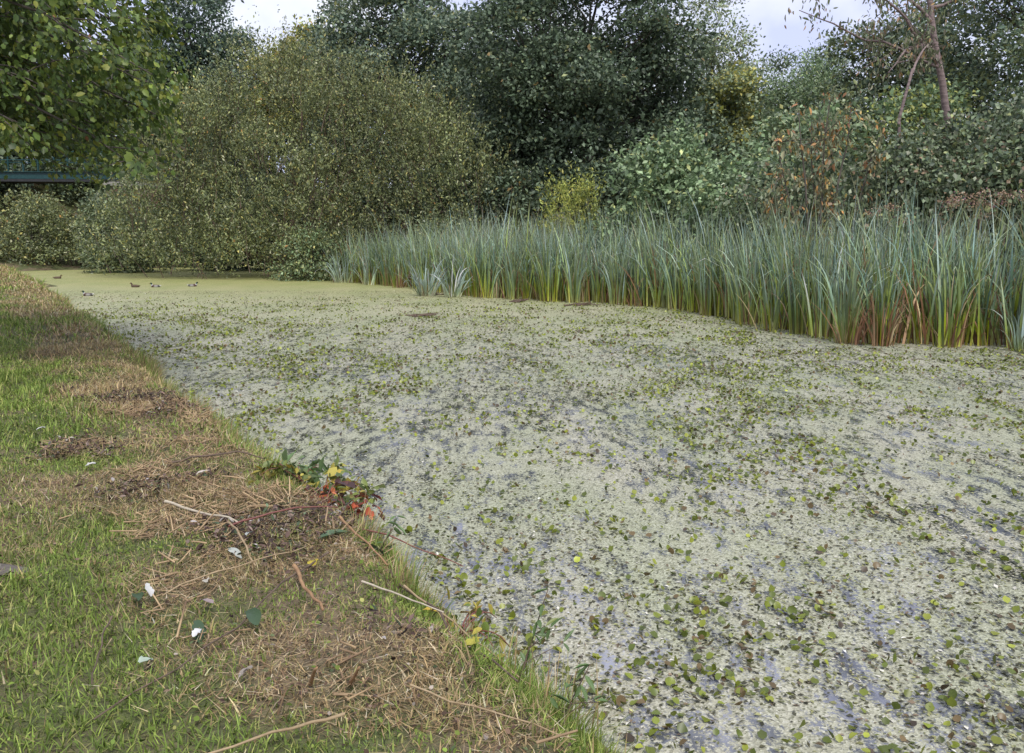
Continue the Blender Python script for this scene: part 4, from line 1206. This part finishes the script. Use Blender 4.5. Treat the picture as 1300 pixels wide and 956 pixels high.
stick((-.88, 5.05), (-.28, 4.95), .005, M_RED, 'thin red dead stem reaching over the duckweed', .05, .05, sag=.04, lift2=.2)
stick((-.9, 4.2), (-1.35, 2.7), .005, M_TWIG, 'long dark stalk slanting through the litter', .05, .05)
stick((-1.65, 3.5), (-1.45, 2.9), .004, M_TWIG, 'fine dark twig at the lawn margin', .05, .05)
stick((-.35, 2.9), (.2, 2.62), .004, M_TAN, 'dry stalk in the grass below the willowherb', .08, .05)
stick((-.55, 2.75), (-.95, 2.45), .006, M_TAN, 'tan stalk pressed into the dead stems', .06, .05)

M_WHITE = leaf_material('pale_leaf', .1, .7, .2, 20)
def pale_leaf(x, y, L, w, label, col=(.62, .62, .58), name='pale_leaf', tilt=.2, mat=None, cat='leaf'):
    v, f = T_OVAL
    m_ = 8; us = np.linspace(0, 1, m_); V = []; F = []
    for i, u in enumerate(us):
        ww = w * math.sin(math.pi * min(1, .06 + u * .92)) ** .7 * .5
        zc = L * (tilt * u - .25 * u * u)
        V += [(-ww, u * L, zc + ww * .35), (0, u * L, zc), (ww, u * L, zc + ww * .35)]
        if i:
            b0 = 3 * i
            F += [(b0 - 3, b0 - 2, b0 + 1, b0), (b0 - 2, b0 - 1, b0 + 2, b0 + 1)]
    V = np.array(V) + R.normal(0, .002, (len(V), 3))
    o = obj(name, mesh_np(name, V, np.array(F), np.tile(np.array(col), (len(V), 1)), smooth=True), mat or M_WHITE)
    o.location = (x, y, gz(x, y) + .055); o.rotation_euler = (R.normal(0, .15), R.normal(0, .15), R.uniform(0, 6.28))
    return tag(o, label, cat)


pale_leaf(-2.82, 5.88, .07, .05, 'round white leaf scrap on the green lawn', (.5, .5, .47))
pale_leaf(-3.83, 7.15, .07, .05, 'white leaf scrap farther up the lawn', (.5, .5, .47))
pale_leaf(-1.24, 3.37, .045, .035, 'small white scrap among dark litter', (.62, .62, .62))
pale_leaf(-1.42, 4.3, .11, .04, 'curled silvery dead leaf under the bleached stick', (.4, .42, .38))
pale_leaf(-1.36, 4.5, .08, .035, 'silvery leaf touching the bleached stick end', (.4, .42, .39))
pale_leaf(-1.38, 3.86, .07, .03, 'narrow white leaf on the litter near the thin stalk', (.48, .45, .38))
pale_leaf(-1.56, 3.68, .08, .03, 'greyish white curled leaf beside the straw-coloured stalk', (.5, .5, .48))
pale_leaf(-2.1, 5.75, .09, .03, 'pale buff leaf lying in brown straw', (.5, .44, .38))
pale_leaf(-1.27, 3.6, .08, .045, 'pinkish grey flat leaf in the litter', (.34, .27, .27))
pale_leaf(-.93, 3.02, .06, .03, 'drab grey fallen leaf near the stubs', (.26, .23, .2))
pale_leaf(-1.35, 3.05, .06, .05, 'pale green-white round leaf at the lawn margin', (.42, .5, .4))
pale_leaf(-2.35, 3.6, .1, .07, 'grey-brown crumpled leaf on the lawn', (.3, .27, .24))
pale_leaf(-3.3, 6.6, .07, .05, 'dull buff leaf scrap on the distant lawn', (.46, .42, .36))
GL = (.06, .105, .05)
pale_leaf(-.86, 4.6, .2, .075, 'large blue-green dock leaf hanging over the edge', (.10, .17, .085), 'dock_leaf', .35, M_LEAF_GLOSS)
pale_leaf(-.8, 4.42, .17, .07, 'darker dock leaf under the large one', GL, 'dock_leaf', .1, M_LEAF_GLOSS)
pale_leaf(-1.02, 3.4, .15, .06, 'dark green dock leaf lying among dead stems', GL, 'dock_leaf', .1, M_LEAF_GLOSS)
pale_leaf(-1.6, 3.64, .12, .05, 'blue-green leaf on litter next to the lawn', GL, 'dock_leaf', .1, M_LEAF_GLOSS)
pale_leaf(-1.28, 3.45, .12, .05, 'green leaf beside the small white scrap', GL, 'dock_leaf', .1, M_LEAF_GLOSS)
pale_leaf(-.95, 4.1, .06, .05, 'bright yellow fallen leaf in the edge grass', (.4, .33, .05), 'yellow_leaf', .1)
pale_leaf(-.13, 3.35, .07, .045, 'lemon yellow leaf in the tall edge grass', (.36, .33, .06), 'yellow_leaf', .3)
pale_leaf(-.42, 3.98, .08, .045, 'golden leaf caught on the long woody stalk', (.5, .36, .06), 'yellow_leaf', .2)

# bramble with autumn leaves at the bank edge
def bramble(x, y, n, hgt, rad, entries, label, L=.055, W_=.04):
    root = thing('bramble_plant', label, 'plant', (x, y, gz(x, y)))
    tb = Tubes(5); pts = []
    for k in range(9):
        a = R.uniform(0, 6.28); e = np.array([rad * math.cos(a), rad * math.sin(a), hgt * R.uniform(.2, .8)])
        p = curve_pts((0, 0, 0), e, 7, .3, .06); tb.add(p, np.linspace(.005, .002, 7)); pts.append(p[2:])
    obj('stem', tb.mesh('stem'), M_RED, root)
    pts = np.concatenate(pts)
    P = pts[R.integers(0, len(pts), n)] + R.normal(0, .03, (n, 3))
    A = unit(R.normal(0, .6, (n, 3)) + np.array([.3, .1, -.2])); N = unit(np.array([0, 0, 1.]) + R.normal(0, .45, (n, 3)))
    s = np.exp(R.normal(0, .25, n))
    v, f = T_OVAL
    obj('foliage', leaf_mesh('foliage', P, A, N, L * s, W_ * s, T_OVAL, pal(n, entries, .15)), M_LEAF, root)


bramble(-1.28, 5.75, 230, .34, .38, [((.16, .2, .05), 5), ((.38, .33, .07), 3), ((.45, .34, .06), 1.5), ((.1, .14, .05), 3)], 'yellowing bramble plant spilling over the bank edge', .07, .045)
bramble(-1.12, 5.62, 80, .26, .22, [((.5, .12, .06), 3), ((.5, .22, .1), 2), ((.18, .06, .06), 3)], 'bramble with orange-red leaves beside the yellowing one', .055, .04)
bramble(-1.18, 5.35, 60, .14, .2, [((.15, .07, .06), 4), ((.5, .16, .07), 1), ((.09, .05, .05), 3)], 'withered purple-brown bramble below the red leaves', .05, .035)
bramble(-1.52, 6.05, 40, .22, .22, [((.14, .22, .09), 4), ((.2, .28, .12), 2)], 'broad green leafy weed above the yellowing bramble', .11, .045)
bramble(-.25, 3.75, 50, .12, .25, [((.4, .34, .06), 3), ((.16, .22, .05), 3), ((.3, .2, .07), 2)], 'low yellow-green weed sprawling over the edge stalks', .06, .03)

# willowherb at the water edge
def herb(x, y, h, label):
    root = thing('willowherb', label, 'plant', (x, y, gz(x, y) - .02))
    tb = Tubes(5); e = np.array([.12, .02, h]); p = curve_pts((0, 0, 0), e, 8, 0, .05); tb.add(p, np.linspace(.0045, .002, 8))
    sd = []
    for k in range(4):
        i = R.integers(2, 7); q = p[i] + np.array([R.normal(0, .07), R.normal(0, .05), R.uniform(.03, .1)]); tb.add(curve_pts(p[i], q, 4, 0, .05), np.linspace(.002, .001, 4)); sd.append(q)
    obj('stem', tb.mesh('stem'), M_TWIG, root)
    B = np.concatenate([p[2:], np.array(sd)]); n = len(B) * 2; P = np.repeat(B, 2, 0)
    A = unit(R.normal(0, .8, (n, 3)) + np.array([0, 0, -.2]))
    obj('foliage', leaf_mesh('foliage', P, A, unit(np.array([0, 0, 1.]) + R.normal(0, .4, (n, 3))), R.uniform(.04, .08, n), R.uniform(.014, .022, n), T_OVAL, pal(n, [((.12, .19, .07), 4), ((.2, .24, .07), 2)], .15)), M_LEAF, root)


herb(.02, 3.28, .42, 'spindly willowherb standing above the water edge')
herb(.16, 3.0, .25, 'short leafy willowherb low at the water edge')
herb(-.75, 4.55, .2, 'small willowherb next to the dock leaves')
